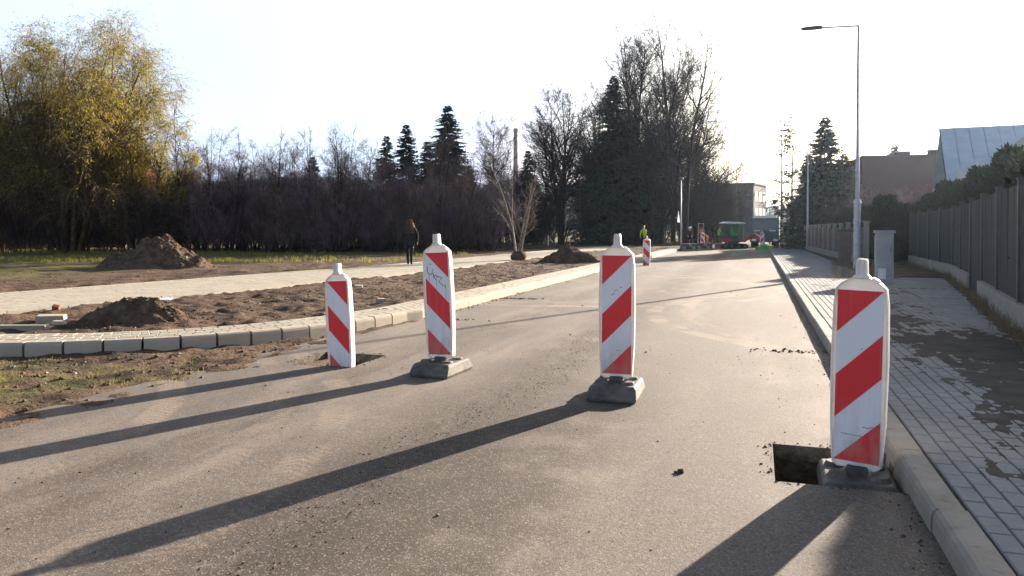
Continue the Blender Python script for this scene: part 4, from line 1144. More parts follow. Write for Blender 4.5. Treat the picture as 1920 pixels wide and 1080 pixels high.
# --- spruces behind the thicket
S1 = spruce_meshes(3, 11.6, 4.2, 700, 44, size=.8); S2 = spruce_meshes(8, 10.0, 3.1, 560, 40, size=.8)
p = at(840, 62); tree('spruce_tree', 'tallest pointed dark spruce above the thicket', 'tree', p, .4, S1, (M['bark'], M['needle']))
p = at(762, 64); tree('spruce_tree', 'middle one of the three dark spruces over the thicket', 'tree', p, 1.9, S2, (M['bark'], M['needle']), scale=1.03)
p = at(725, 66); tree('spruce_tree', 'leftmost and smallest of the dark spruces over the thicket', 'tree', p, 3.1, S2, (M['bark'], M['needle']), scale=.96)
p = at(800, 65); tree('spruce_tree', 'low ragged spruce between the tallest and the middle spruce', 'tree', p, 2.2, S2, (M['bark'], M['needle']), scale=.90)
p = at(880, 68); tree('spruce_tree', 'dark spruce shoulder right of the tallest one', 'tree', p, 5.2, S2, (M['bark'], M['needle']), scale=.72)
p = at(587, 60); tree('spruce_tree', 'small spruce tip peeping out of the middle of the thicket', 'tree', p, 1.2, S2, (M['bark'], M['needle']), scale=.72)
p = at(990, 80); tree('spruce_tree', 'dim spruce between the brick chimney and the bare park trees', 'tree', p, 1.0, S2, (M['bark'], M['needle']), scale=.98)
# tall dense conifer in the park
S3 = spruce_meshes(12, 15.6, 5.2, 900, 44, .02, .12, size=.8)
p = at(1150, 70); tree('fir_tree', 'broad dark green conifer in the middle of the bare park trees', 'tree', p, .2, S3, (M['bark'], M['needle']))
p = at(1185, 78); tree('fir_tree', 'dark conifer half hidden behind the tallest bare trees', 'tree', p, 2.0, S3, (M['bark'], M['needle']), scale=.84)
p = at(1322, 88); tree('fir_tree', 'low dark conifer at right end of the park trees', 'tree', p, 1.1, S2, (M['bark'], M['needle']), scale=.85)
# --- tall bare trees
B1 = bare_meshes(60, 13.4, .46, 3, 18, 10, 10, .22, .05, .19, 38); B2 = bare_meshes(61, 19.0, .33, 3, 20, 11, 10, .20, .065, .23, 34)
B3 = bare_meshes(62, 18.6, .34, 1, 44, 11, 10, .22, .065, .28, 36); B4 = bare_meshes(63, 19.0, .34, 2, 20, 9, 8, .14, .07, .24, 38); B5 = bare_meshes(64, 15.0, .44, 1, 52, 12, 11, .12, .04, .24, 50)
bt = (M['bark'], M['twig'])
p = at(1052, 70); tree('bare_tree', 'spreading bare tree left of the broad dark conifer', 'tree', p, .3, B1, bt, 'bare park trees', scale=1.12)
p = at(1208, 68); tree('bare_tree', 'tallest bare tree with dense upright crown in the park', 'tree', p, .9, B2, bt, 'bare park trees', scale=1.0)
p = at(1190, 70); tree('bare_tree', 'tall bare tree close behind left of the tallest one', 'tree', p, 2.4, B3, bt, 'bare park trees', scale=.97)
p = at(1240, 72); tree('bare_tree', 'lower dense bare tree right of the tallest pair', 'tree', p, 4.4, B5, bt, 'bare park trees', scale=.98)
p = at(1285, 66); tree('bare_tree', 'tall open bare tree with thin forked top right of the group', 'tree', p, 1.2, B4, bt, 'bare park trees', scale=1.07)
p = at(1305, 78); tree('bare_tree', 'round bushy bare tree at the right end of the group', 'tree', p, 3.2, B5, bt, 'bare park trees', scale=.92)
p = at(1095, 84); tree('bare_tree', 'bare tree between the spreading tree and the conifer', 'tree', p, 5.0, B1, bt, 'bare park trees', scale=1.18)
p = at(1130, 80); tree('bare_tree', 'bare tree behind the left edge of the broad conifer', 'tree', p, 2.6, B5, bt, 'bare park trees', scale=1.02)
p = at(1262, 84); tree('bare_tree', 'bare tree filling the gap left of the thin forked tree', 'tree', p, 1.7, B3, bt, 'bare park trees', scale=.98)
p = at(1222, 90); tree('bare_tree', 'bare tree far behind the tallest pair', 'tree', p, 5.5, B2, bt, 'bare park trees', scale=1.08)
p = at(1325, 74); tree('bare_tree', 'low wide bare tree overhanging the road at right of park', 'tree', p, .5, B5, bt, 'bare park trees', scale=.66)
B6 = bare_meshes(66, 10.5, .42, 1, 36, 10, 10, .28, .02, .12, 48, .008)
p = at(925, 62); tree('birch_tree', 'pale thin birch with drooping twigs left of brick chimney', 'tree', p, .6, B6, (M['bark_birch'], M['twig_warm']), scale=.98)
p = at(1025, 78); tree('bare_tree', 'thin bare tree just right of the brick chimney', 'tree', p, 3.6, B6, bt, 'bare park trees', scale=1.15)
p = at(1385, 86); tree('bare_tree', 'small bare tree in front of the grey block beyond the truck', 'tree', p, 2.0, B6, bt, scale=.85)
# shrub that still carries brown leaves beside the thicket
t = shrub(2, at(912, 58), .7, 1.0, wm_, 'shrub with rusty leaves at right end of the thicket', None)
rsl = np.random.RandomState(5); vv = np.array([v.co[:] for v in SHR[2][1].vertices]); vv = vv[rsl.randint(0, len(vv), 1500)]; vv = vv[vv[:, 2] > 1.2]
V, F = leaves(rsl, vv, rsl.normal(0, 1, vv.shape), rsl.uniform(.08, .16, len(vv)), rsl.uniform(.05, .09, len(vv))); link('foliage', np_mesh('foliage', V, F), M['dead_leaf'], t)
# young birch with its root ball on the soil strip
p = at(972, 33.2); p.z = .1
t = thing('birch_sapling', 'young pale multi stemmed birch with root ball on soil strip', 'tree', p)
rsb = np.random.RandomState(90); st_ = 5
th = np.linspace(0, 6.28, st_, endpoint=False)
tr = growth(rsb, np.stack([np.cos(th)*.08, np.sin(th)*.08, np.full(st_, .1)], 1), np.stack([np.cos(th)*.19, np.sin(th)*.19, np.ones(st_)], 1), rsb.uniform(3.2, 4.8, st_), np.full(st_, .042), 12, .04, UP*.02, .15)
l1 = spawn(rsb, *tr, 12, .18, .98, 36, 10, lambda t_, pl: pl*.32*np.sqrt(1.15-t_), 7, .55, .09, UP*.05, .008)
l2 = spawn(rsb, *l1, 9, .15, 1, 38, 14, lambda t_, pl: np.clip(pl*.45, .2, .7), 5, .6, .10, UP*.0, .005, r1=.5)
V, F = tubes([(*tr, 6)]); link('trunk', np_mesh('trunk', V, F, True), M['bark_birch'], t)
V, F = tubes([(*l1, 4), (*l2, 3)]); link('crown', np_mesh('crown', V, F), M['bark_birch'], t)
bm = bmesh.new(); bmesh.ops.create_icosphere(bm, subdivisions=3, radius=.33)
for v in bm.verts: v.co *= 1+.35*(float(vnoise(np.array([v.co.x*9+v.co.z*5]), np.array([v.co.y*9]))[0])-.5); v.co.z = v.co.z*.8+.15
me = bpy.data.meshes.new('root_ball'); bm.to_mesh(me); bm.free(); link('root_ball', me, M['mound'], t)
# --- right hand side: two thin dying spruces, dense spruces, thuja hedge
S4 = spruce_meshes(21, 10.8, 2.4, 130, 12, .06, .16, .2, .8, .12); S5 = spruce_meshes(25, 10.4, 4.0, 620, 38, .03, .15, .05, .85); S6 = spruce_meshes(27, 10.6, 1.3, 70, 7, .25, .15, .2, .7, .09)
p = at(1466, 72); tree('spruce_tree', 'gaunt half dead spruce nearest the truck', 'tree', p, .4, S4, (M['bark'], M['needle_pale']), scale=1.18)
p = at(1484, 70); tree('spruce_tree', 'gaunt bare topped spruce just left of the distant lamp post', 'tree', p, 2.4, S4, (M['bark'], M['needle_pale']), scale=1.19)
p = at(1546, 52); tree('spruce_tree', 'dense green spruce right of the distant lamp post', 'tree', p, .9, S5, (M['bark'], M['needle_pale']), scale=.88)
p = at(1578, 54); tree('spruce_tree', 'thin topped spruce at right side of the dense one', 'tree', p, 1.9, S6, (M['bark'], M['needle_pale']), scale=.90)
p = at(1582, 50); tree('spruce_tree', 'low green spruce filling beside the brick building', 'tree', p, 2.9, S5, (M['bark'], M['needle_pale']), scale=.62)
p = at(1516, 54); tree('spruce_tree', 'low dense spruce behind the distant lamp post', 'tree', p, 4.0, S5, (M['bark'], M['needle_pale']), scale=.66)
p = at(1624, 75); tree('spruce_tree', 'thin spire rising behind the left corner of brick building', 'tree', p, 1, S6, (M['bark'], M['needle_pale']), scale=1.05)
p = at(1676, 78); tree('spruce_tree', 'spruce tip over the roof of the brick building', 'tree', p, 1, S5, (M['bark'], M['needle']), scale=.98)
p = at(1455, 78); shrub(1, p, .3, .8, pm_, 'bare shrub behind the truck under the gaunt spruces', None)
p = at(1640, 46); shrub(0, p, .3, .85, pm_, 'bare shrub with pale twigs before the left of brick building', None)
p = at(1705, 44); shrub(3, p, 1.3, .72, pm_, 'bare shrub before the middle of the maroon building', None)
p = at(1750, 41); shrub(1, p, 2.3, .62, pm_, 'bare shrub before the right end of the maroon building', None)
def thuja_mesh(seed, h, rw, n=5200):
    rs = np.random.RandomState(seed)
    t = rs.rand(n)**.85; a = rs.uniform(0, 6.28, n)
    prof = np.minimum(1, 1.30*(1-t)**.28)*(.86+.28*vnoise(a*1.6+seed, t*7))*rw
    rr = prof*np.sqrt(rs.uniform(.45, 1, n))
    P = np.stack([np.cos(a)*rr, np.sin(a)*rr, t*h*(.96+.06*vnoise(a*2, a*0+seed))], 1)
    D = unit(np.stack([np.cos(a)*.55, np.sin(a)*.55, np.full(n, .9)], 1)+rs.normal(0, .35, (n, 3)))
    V, F = leaves(rs, P, D, rs.uniform(.10, .22, n), rs.uniform(.05, .11, n))
    tr = MB(); tr.tube([(0, 0, -.1), (0, 0, h*.8)], [.06, .01], 6)
    return tr.mesh('trunk'), np_mesh('foliage', V, F)
TH = [thuja_mesh(5, 3.0, .55), thuja_mesh(6, 3.0, .62)]
k = 0
pts = [Vector((3.75, 9.4, 0)), Vector((4.1, 12.0, 0)), Vector((5.0, 17.5, 0)), Vector((5.9, 24.0, 0)), Vector((6.3, 32.5, 0)), Vector((4.6, 34, 0)), Vector((4.4, 44, 0))]
hts = {0: .84, 1: .90, 2: .95, 3: .92, 4: .85, 5: .75}
for i in range(len(pts)-1):
    A, B = pts[i], pts[i+1]; L, an, u = along(A, B); n_ = max(1, int(L/.70))
    for j in range(n_):
        q = A+u*(L*(j+.5)/n_); sc = rs2.uniform(.92, 1.10)*hts[i]
        t = tree('thuja', 'dark green thuja in the clipped hedge behind the right fences', 'hedge plant', (q.x, q.y, 0), rs2.uniform(0, 6), TH[k % 2], (M['bark'], M['thuja']), 'thujas of the hedge behind the right fences', ('trunk', 'foliage')); t.scale = (.95, .95, sc)
        k += 1

# ------------------------------------------------------------------ hills
def hill(name, label, px0, px1, d, prof, depth):
    xs = np.linspace(px0, px1, 90); V = []; n = len(xs); rows = 9
    for r_ in range(rows):
        f = r_/(rows-1); dd = d+depth*f
        for x in xs:
            hh = prof(x)*d/FPX*math.sin(math.pi*.5*min(1, f*1.6))*(1 if f < .7 else 1-.4*(f-.7)/.3)
            hh *= 1+.05*(float(vnoise(np.array([x*.02+f*3]), np.array([f*4.0]))[0])-.5)
            p = at(x, dd); V.append((p.x, p.y, -6+hh+CAM_H+6*min(1, f*3)))
    ii = np.arange(rows*n).reshape(rows, n)
    FF = np.stack([ii[:-1, :-1], ii[:-1, 1:], ii[1:, 1:], ii[1:, :-1]], -1).reshape(-1, 4)
    o = link(name, np_mesh(name, V, FF, True), M['hill']); tag(o, label, 'hill', kind='structure')
hill('hill', 'long low wooded ridge on the horizon behind the thicket', -1500, 1150, 900, lambda x: 112+18*math.sin(x*.0021+.9)+6*math.sin(x*.013), 500)
hill('hill', 'hazy wooded hill behind the far end of the road', 1000, 2600, 1400, lambda x: 58+44*math.exp(-((x-1335)/75)**2)+6*math.sin(x*.02), 600)

# ------------------------------------------------------------------ buildings
def windows(t, face, xs, zs, w_, h_, mat_f, depth=.06):
    """face(u, v, out) -> local point; each window a part with a pane"""
    for u in xs:
        for v in zs:
            m = MB()
            P = [face(u-w_/2, v-h_/2, .02), face(u+w_/2, v-h_/2, .02), face(u+w_/2, v+h_/2, .02), face(u-w_/2, v+h_/2, .02)]
            Q = [face(u-w_/2, v-h_/2, -.02), face(u+w_/2, v-h_/2, -.02), face(u+w_/2, v+h_/2, -.02), face(u-w_/2, v+h_/2, -.02)]
            m.add(P+Q, [(0, 1, 2, 3), (0, 4, 5, 1), (1, 5, 6, 2), (2, 6, 7, 3), (3, 7, 4, 0)]); f = m.build('window', mat_f, t)
            g_ = .08
            m = MB(); m.add([face(u-w_/2+g_, v-h_/2+g_, .03), face(u+w_/2-g_, v-h_/2+g_, .03), face(u+w_/2-g_, v+h_/2-g_, .03), face(u-w_/2+g_, v+h_/2-g_, .03)], [(0, 1, 2, 3)]); m.build('pane', M['glass'], f)
# maroon brick building
p = at(1716, 62); t = thing('brick_building', 'flat topped maroon brick building with two chimneys at right', 'building', (p.x, p.y, 0), YAW-R(14))
m = MB(); m.b(-4.0, 4.4, 0, 9, 0, 7.45); m.build('wall', M['maroon'], t)
m = MB(); m.b(-4.12, 4.52, -.12, 9.1, 7.45, 7.6); m.build('roof', M['roof_dark'], t)
for x0, x1, top in ((-.9, .2, 8.05), (1.7, 3.2, 8.15)):
    m = MB(); m.b(x0, x1, 2.5, 3.3, 7.6, top); c_ = m.build('chimney', M['maroon'], t); m = MB(); m.b(x0-.06, x1+.06, 2.44, 3.36, top, top+.1)
    m.build('chimney_cap', M['plaster'], c_)
# house with the pale sheet roof
p = at(1800, 33); t = thing('sheet_roof_house', 'house with pale blue standing seam roof behind the hedge', 'house', (p.x, p.y, 0), YAW-R(24)); t.scale = (1, 1, 1.10)
m = MB(); m.b(-.05, 11.0, .9, 7.2, 0, 3.4); m.build('wall', M['plaster'], t)
m = MB(); m.prism([(.9, 3.39), (7.2, 3.39), (4.05, 5.45)], .0, 10.9, 'x'); m.build('gable', M['plaster'], t)
# steep front slope rising away from the viewer, split into seamed sheets
sl0, sl1 = (.35, 2.85), (4.05, 5.78)
dv = Vector((0, sl1[0]-sl0[0], sl1[1]-sl0[1])); nrm = Vector((0, -dv.z, dv.y)).normalized()
for i in range(20):
    x0 = -.42+.60*i; m = MB()
    a, b = Vector((x0, sl0[0], sl0[1])), Vector((x0, sl1[0], sl1[1])); dx = Vector((.585, 0, 0))
    m.add([a, a+dx, b+dx, b, a-nrm*.05, a+dx-nrm*.05, b+dx-nrm*.05, b-nrm*.05], [(0, 1, 2, 3), (7, 6, 5, 4), (0, 4, 5, 1), (1, 5, 6, 2), (2, 6, 7, 3), (3, 7, 4, 0)])
    m.build('roof_sheet', M['roof_metal'], t)
    m = MB(); m.add([a+nrm*.0, a+Vector((.03, 0, 0)), b+Vector((.03, 0, 0)), b, a+nrm*.05, a+Vector((.03, 0, 0))+nrm*.05, b+Vector((.03, 0, 0))+nrm*.05, b+nrm*.05], [(4, 5, 6, 7), (0, 4, 7, 3), (1, 2, 6, 5), (0, 1, 5, 4), (3, 7, 6, 2)]); m.build('seam', M['roof_metal'], t)
a, b = Vector((-.42, 4.05, 5.78)), Vector((-.42, 7.6, 3.0)); dx = Vector((12.0, 0, 0)); m = MB(); m.add([a, a+dx, b+dx, b, a-Vector((0, 0, .06)), a+dx-Vector((0, 0, .06)), b+dx-Vector((0, 0, .06)), b-Vector((0, 0, .06))], [(0, 1, 2, 3), (7, 6, 5, 4), (0, 4, 5, 1), (2, 6, 7, 3), (3, 7, 4, 0)]); m.build('roof', M['roof_metal'], t)
m = MB(); m.add([(-.46, .33, 2.80), (-.46, 4.05, 5.80), (-.46, 4.05, 5.62), (-.46, .33, 2.62), (-.40, .33, 2.80), (-.40, 4.05, 5.80), (-.40, 4.05, 5.62), (-.40, .33, 2.62)], [(0, 1, 2, 3), (7, 6, 5, 4), (0, 4, 5, 1), (3, 2, 6, 7), (0, 3, 7, 4), (1, 5, 6, 2)]); m.build('barge_board', M['roof_dark'], t)
# nearer house, only the corner of its roof in view
p = at(1868, 22); t = thing('gable_house', 'near house whose pale eave pokes in at right edge', 'house', (p.x, p.y, 0), YAW-R(30))
m = MB(); m.b(.35, 5.65, .5, 6, 0, 3.2); m.build('wall', M['plaster'], t)
m = MB(); m.prism([(.4, 3.2), (5.6, 3.2), (3.0, 5.4)], .52, 5.98, 'y'); m.build('gable', M['plaster'], t)
for sx in (-1, 1):
    m = MB(); m.prism([(3.0, 6.05), (3.0+sx*3.05, 3.50), (3.0+sx*3.05, 3.26), (3.0, 5.80)], -.1, 6.4, 'y'); m.build('roof', M['soffit'], t)
# long flat block at the far end of the road
p = at(1412, 118); t = thing('flat_block', 'grey flat roofed block with end wall coloured as sunlit at road end', 'building', (p.x, p.y, 0), YAW-R(32))
m = MB(); m.b(-9, 0, 0, 8, 0, 8.6); m.build('wall', M['block_shaded'], t)
m = MB(); m.b(-9.2, .2, -.2, 8.2, 8.6, 8.85); m.build('roof', M['roof_dark'], t)
m = MB(); m.b(.0, .08, -.05, 8.05, 0, 8.58); m.build('end_wall', M['block_sunlit'], t)
windows(t, lambda u, v, o: (u, -o, v), np.arange(-8.2, -.5, 1.5), (1.6, 4.2, 6.8), 1.1, 1.5, M['block_shaded'])
windows(t, lambda u, v, o: (.08+o, u, v), (1.5, 4.0, 6.5), (1.6, 4.2, 6.8), 1.2, 1.4, M['white_paint'])
# brick chimney stack
p = at(967, 125); t = thing('factory_chimney', 'tall slim brick chimney rising among the bare trees', 'chimney', (p.x, p.y, 0))
m = MB(); m.lathe([(.55, 0), (.34, 17.6)], 20); m.build('shaft', M['chimney'], t, smooth=True)
m = MB(); m.lathe([(.34, 17.5), (.40, 17.6), (.40, 18.1), (.32, 18.2)], 20); m.build('crown', M['chimney'], t)
p = at(120, 62); t = thing('low_house', 'reddish low house glimpsed through the willow branches', 'house', (p.x, p.y, 0), YAW)
m = MB(); m.b(-6, 5, 0, 8, 0, 4.8); m.build('wall', M['fence_wood'], t)
m = MB(); m.prism([(-6.5, 4.7), (5.5, 4.7), (3.5, 7.4), (-4.5, 7.4)], -.3, 8.3, 'y'); m.build('roof', M['brick_red'], t)
windows(t, lambda u, v, o: (u, -o, v), (-4, -1, 2.5), (2.6,), 1.2, 1.5, M['white_paint'])

# ------------------------------------------------------------------ people
PEOPLE = []
def person(name, label, loc, rotz, h, J, mats, lean=0, group=None, extras=None):
    """J overrides joints; y is forward; lean bends the upper body about the hips (degrees)"""
    t = thing(name, label, 'person', loc, rotz, group)
    B = {'pelvis': (0, 0, .93, .125), 'waist': (0, .01, 1.07, .115), 'chest': (0, .015, 1.28, .135), 'collar': (0, 0, 1.42, .085), 'neck': (0, .005, 1.50, .052), 'jaw': (0, .03, 1.555, .072), 'head': (0, .02, 1.635, .092), 'top': (0, .01, 1.70, .062),
         'nose': (0, .115, 1.61, .014)}
    for s_, q in (('l', -1), ('r', 1)):
        B.update({'sh'+s_: (q*.165, 0, 1.41, .065), 'el'+s_: (q*.22, -.02, 1.13, .048), 'wr'+s_: (q*.235, .06, .89, .032), 'pa'+s_: (q*.235, .085, .82, .036),
                  'hp'+s_: (q*.085, 0, .88, .098), 'kn'+s_: (q*.095, .02, .48, .066), 'an'+s_: (q*.095, -.02, .09, .046), 'to'+s_: (q*.105, .13, .035, .038)})
    B.update({k_: (*v, B[k_][3]) if len(v) == 3 else v for k_, v in J.items()})
    for s_, q in (('l', -1), ('r', 1)):
        px_, py_, pz_, _ = B['pa'+s_]; wx, wy, wz, _ = B['wr'+s_]; dv = (Vector((px_, py_, pz_))-Vector((wx, wy, wz))).normalized()
        sd_ = Vector((0, 1, 0)) if abs(dv.y) < .8 else Vector((1, 0, 0))
        for i, (o_, l_) in enumerate(((-.03, .055), (-.01, .072), (.01, .076), (.03, .068))):
            a_ = Vector((px_, py_, pz_))+sd_*o_+dv*.03; b_ = a_+dv*l_+Vector((-q*.015, 0, 0)); B['f%s%da' % (s_, i)] = (*a_, .010); B['f%s%db' % (s_, i)] = (*b_, .008)
        a_ = Vector((px_, py_, pz_))-sd_*.045*-1-dv*.01; B['t%sa' % s_] = (*a_, .011); B['t%sb' % s_] = (*(a_+dv*.045+sd_*.015), .009)
    E = [('pelvis', 'waist'), ('waist', 'chest'), ('chest', 'collar'), ('collar', 'neck'), ('neck', 'jaw'), ('jaw', 'head'), ('head', 'top'), ('head', 'nose')]
    for s_ in 'lr':
        E += [('collar', 'sh'+s_), ('sh'+s_, 'el'+s_), ('el'+s_, 'wr'+s_), ('wr'+s_, 'pa'+s_), ('pelvis', 'hp'+s_), ('hp'+s_, 'kn'+s_), ('kn'+s_, 'an'+s_), ('an'+s_, 'to'+s_), ('pa'+s_, 't%sa' % s_), ('t%sa' % s_, 't%sb' % s_)]
        for i in range(4): E += [('pa'+s_, 'f%s%da' % (s_, i)), ('f%s%da' % (s_, i), 'f%s%db' % (s_, i))]
    keys = list(B); Rm = Matrix.Rotation(-R(lean), 3, 'X'); piv = Vector((0, 0, .93))
    pos = {}
    for k_ in keys:
        v = Vector(B[k_][:3])
        if k_[:2] not in ('hp', 'kn', 'an', 'to', 'pe'): v = Rm @ (v-piv)+piv
        pos[k_] = v*(h/1.75)
    bm = bmesh.new(); lay_ = bm.verts.layers.skin.verify(); vm = {}
    for k_ in keys:
        v = bm.verts.new(pos[k_]); r_ = B[k_][3]*h/1.75; v[lay_].radius = (r_, r_*(.72 if k_ in ('chest', 'waist', 'collar') else 1)); v[lay_].use_root = k_ == 'pelvis'; vm[k_] = v
    for a_, b_ in E: bm.edges.new((vm[a_], vm[b_]))
    me = bpy.data.meshes.new('body'); bm.to_mesh(me); bm.free()
    tmp = bpy.data.objects.new('tmp_body', me); COL.objects.link(tmp)
    tmp.modifiers.new('skin', 'SKIN'); sb = tmp.modifiers.new('sub', 'SUBSURF'); sb.levels = 2; sb.render_levels = 2
    PEOPLE.append((t, tmp, pos, keys, mats))
    return t, pos, h/1.75
# woman walking away on the footpath
p = at(768, 28.5); p.z = .10
t, ps, kf = person('person', 'person in dark coat with long fair hair walking on the footpath', p, YAW+R(6), 1.72,
    {'hpl': (-.085, 0, .88), 'knl': (-.075, .06, .48), 'anl': (-.06, .04, .09), 'tol': (-.065, .18, .035), 'knr': (.075, .0, .48), 'anr': (.06, -.12, .11), 'tor': (.075, .02, .035),
     'pelvis': (0, 0, .95, .15), 'waist': (0, 0, 1.1, .14), 'chest': (0, 0, 1.28, .155), 'shl': (-.175, 0, 1.40, .085), 'shr': (.175, 0, 1.40, .085), 'ell': (-.26, -.01, 1.14, .068), 'elr': (.28, -.03, 1.14, .068), 'wrl': (-.22, .10, .95), 'wrr': (.30, .05, .92), 'pal': (-.20, .13, .89), 'par': (.30, .07, .85)},
    ('skin', 'navy', 'black_cloth', 'black_cloth'))
m = MB(); prof = [(.15, .70), (.205, .72), (.215, .85), (.205, 1.02), (.19, 1.18), (.195, 1.32), (.15, 1.43), (.075, 1.49)]
m.lathe(prof, 18); o = m.build('coat', M['navy'], t, smooth=True); o.scale = (kf*1.02, kf*.78, kf)
rh = np.random.RandomState(3); nh = 420; an = rh.uniform(0, 6.28, nh); up_ = rh.rand(nh)
P = np.zeros((nh, 7, 3)); hc = np.array(ps['head'][:])
for i, f in enumerate(np.linspace(0, 1, 7)):
    rr = np.interp(f, [0, .15, .35, .6, 1], [.02, .095, .118, .155, .20])*rh.uniform(.9, 1.1, nh)
    zz = np.interp(f, [0, .15, .35, .6, 1], [.115, .085, -.02, -.16, -.40])*np.where(f > .4, rh.uniform(.75, 1.1, nh), 1)
    a_ = np.pi*1.5+(((an) % 6.28)-3.14)*(.80 if f > .2 else 1)
    P[:, i] = np.stack([hc[0]+np.cos(a_)*rr, hc[1]-.01+np.sin(a_)*rr*.9, hc[2]+zz], 1)
V, F = tubes([(P, np.full((nh, 7), .012), 3)]); link('hair', np_mesh('hair', V, F), M['hair'], t)
m = MB(); m.b(.27, .33, -.12, .16, .92, 1.22); o = m.build('shoulder_bag', M['black_cloth'], t, bevel=.02)
def helmet(t, ps, kf, mat):
    c_ = ps['head']; m = MB(); m.lathe([(.15, .0), (.125, .012), (.118, .05), (.09, .10), (.03, .125)], 14, (c_.x, c_.y+.01, c_.z+.03)); m.build('helmet', M[mat], t, smooth=True)
bend = {'ell': (-.22, .22, 1.22), 'elr': (.22, .22, 1.22), 'wrl': (-.16, .42, 1.12), 'wrr': (.16, .42, 1.12), 'pal': (-.15, .49, 1.10), 'par': (.15, .49, 1.10)}
p = at(1209, 56); p.z = .08
t, ps, kf = person('person', 'worker in yellow vest bending behind the small distant beacon', p, YAW+R(150), 1.75, bend, ('skin', 'hivis', 'navy', 'black_cloth'), 28); helmet(t, ps, kf, 'brown_hair')
p = at(1346, 62)
t, ps, kf = person('person', 'worker in lime vest and dark trousers left of the small excavator', p, YAW+R(-70), 1.74, bend, ('skin', 'hivis_green', 'navy', 'black_cloth'), 14); helmet(t, ps, kf, 'brown_hair')
p = at(1326, 60)
t, ps, kf = person('person', 'worker in orange jacket stooping behind the block pallets', p, YAW+R(80), 1.75, bend, ('skin', 'orange', 'orange', 'black_cloth'), 55); helmet(t, ps, kf, 'orange')
p = at(1293, 58)
t, ps, kf = person('person', 'worker in dark clothes with white cap right of slim lamp post', p, YAW+R(170), 1.66, bend, ('skin', 'navy', 'navy', 'black_cloth'), 10); helmet(t, ps, kf, 'white_paint')

# ------------------------------------------------------------------ machines and works gear at the far end
def wheel(t, x, y, r, w_, ax='x'):
    prof = [(r*.55, -w_/2), (r*.9, -w_/2), (r, -w_*.32), (r, w_*.32), (r*.9, w_/2), (r*.55, w_/2)]
    m = MB(); m.lathe(prof, 20); me = m.mesh('tyre'); rot = (0, R(90), 0) if ax == 'x' else (R(90), 0, 0)
    wh = link('wheel', me, M['tyre'], t, (x, y, r), rot)
    m = MB(); m.lathe([(r*.54, -w_*.36), (r*.5, w_*.40), (r*.2, w_*.42), (r*.18, w_*.5)], 16); m.build('rim', M['truck_grey'], wh)
p = at(1434, 63); t = thing('tipper_truck', 'dark green tipper truck facing the camera at the road end', 'truck', (p.x, p.y, 0), R(-4))
m = MB(); m.prism([(-.02, .55), (-.05, 1.35), (.10, 2.35), (.35, 2.52), (1.75, 2.55), (1.75, .55)], -1.12, 1.12, 'x'); cab = m.build('cab', M['truck'], t, bevel=.05)
m = MB(); m.add([(-1.0, -.068, 1.42), (1.0, -.068, 1.42), (.95, .068, 2.28), (-.95, .068, 2.28)], [(0, 1, 2, 3)]); m.build('windscreen', M['glass'], t)
m = MB(); m.b(-.85, .85, -.11, -.045, .82, 1.28)
m.build('grille', M['dark_metal'], t, bevel=.01)
for z in (.92, 1.05, 1.18):
    m = MB(); m.b(-.8, .8, -.125, -.105, z-.02, z+.02); m.build('grille_bar', M['truck'], t)
m = MB(); m.b(-1.18, 1.18, -.16, .02, .42, .76); m.build('bumper', M['dark_metal'], t, bevel=.03)
for sx in (-1, 1):
    m = MB(); m.b(sx*.86-.17, sx*.86+.17, -.185, -.155, .52, .70); m.build('headlight', M['white_paint'], t, bevel=.01)
    m = MB(); m.b(sx*.62-.26, sx*.62+.26, -.10, -.06, 1.34, 1.41); m.build('wiper_panel', M['white_paint'], t)
    m = MB(); m.tube([(sx*1.1, .1, 2.2), (sx*1.3, -.05, 2.15), (sx*1.3, -.05, 1.6)], .02, 6); m.build('mirror_arm', M['dark_metal'], t)
    m = MB(); m.b(sx*1.3-.10, sx*1.3+.10, -.1, -.02, 1.65, 2.1); m.build('mirror', M['dark_metal'], t, bevel=.02)
    for y in (.75, 3.6, 4.8): wheel(t, sx*.98, y, .48, .3)
m = MB(); m.b(-.95, .95, -.12, .14, 2.42, 2.62); m.build('sun_visor', M['white_paint'], t, bevel=.02)
m = MB(); m.b(-.45, .45, 1.8, 6.4, .5, .8); m.build('chassis', M['dark_metal'], t)
m = MB(); m.b(-1.22, 1.22, 2.0, 6.4, .95, 2.3); m.build('tipper_body', M['truck_grey'], t, bevel=.02)
for i in range(5):
    for sx in (-1, 1): m = MB(); m.b(sx*1.26-.04, sx*1.26+.04, 2.3+i*.95, 2.42+i*.95, .95, 2.28); m.build('body_rib', M['truck_grey'], t)
p = at(1471, 67); t = thing('box_van', 'grey box body with white roof edge right of the truck', 'van', (p.x, p.y, 0), R(4))
m = MB(); m.b(-.85, .85, 0, 3.6, .6, 2.0); m.build('body', M['truck_grey'], t, bevel=.04)
m = MB(); m.b(-.88, .88, -.03, 3.63, 2.0, 2.10); m.build('roof', M['white_paint'], t, bevel=.03)
for sx in (-1, 1):
    for y in (.7, 2.9): wheel(t, sx*.72, y, .33, .2)
m = MB(); m.b(-.7, .7, -.02, .0, 1.25, 1.8); m.build('rear_window', M['glass'], t)
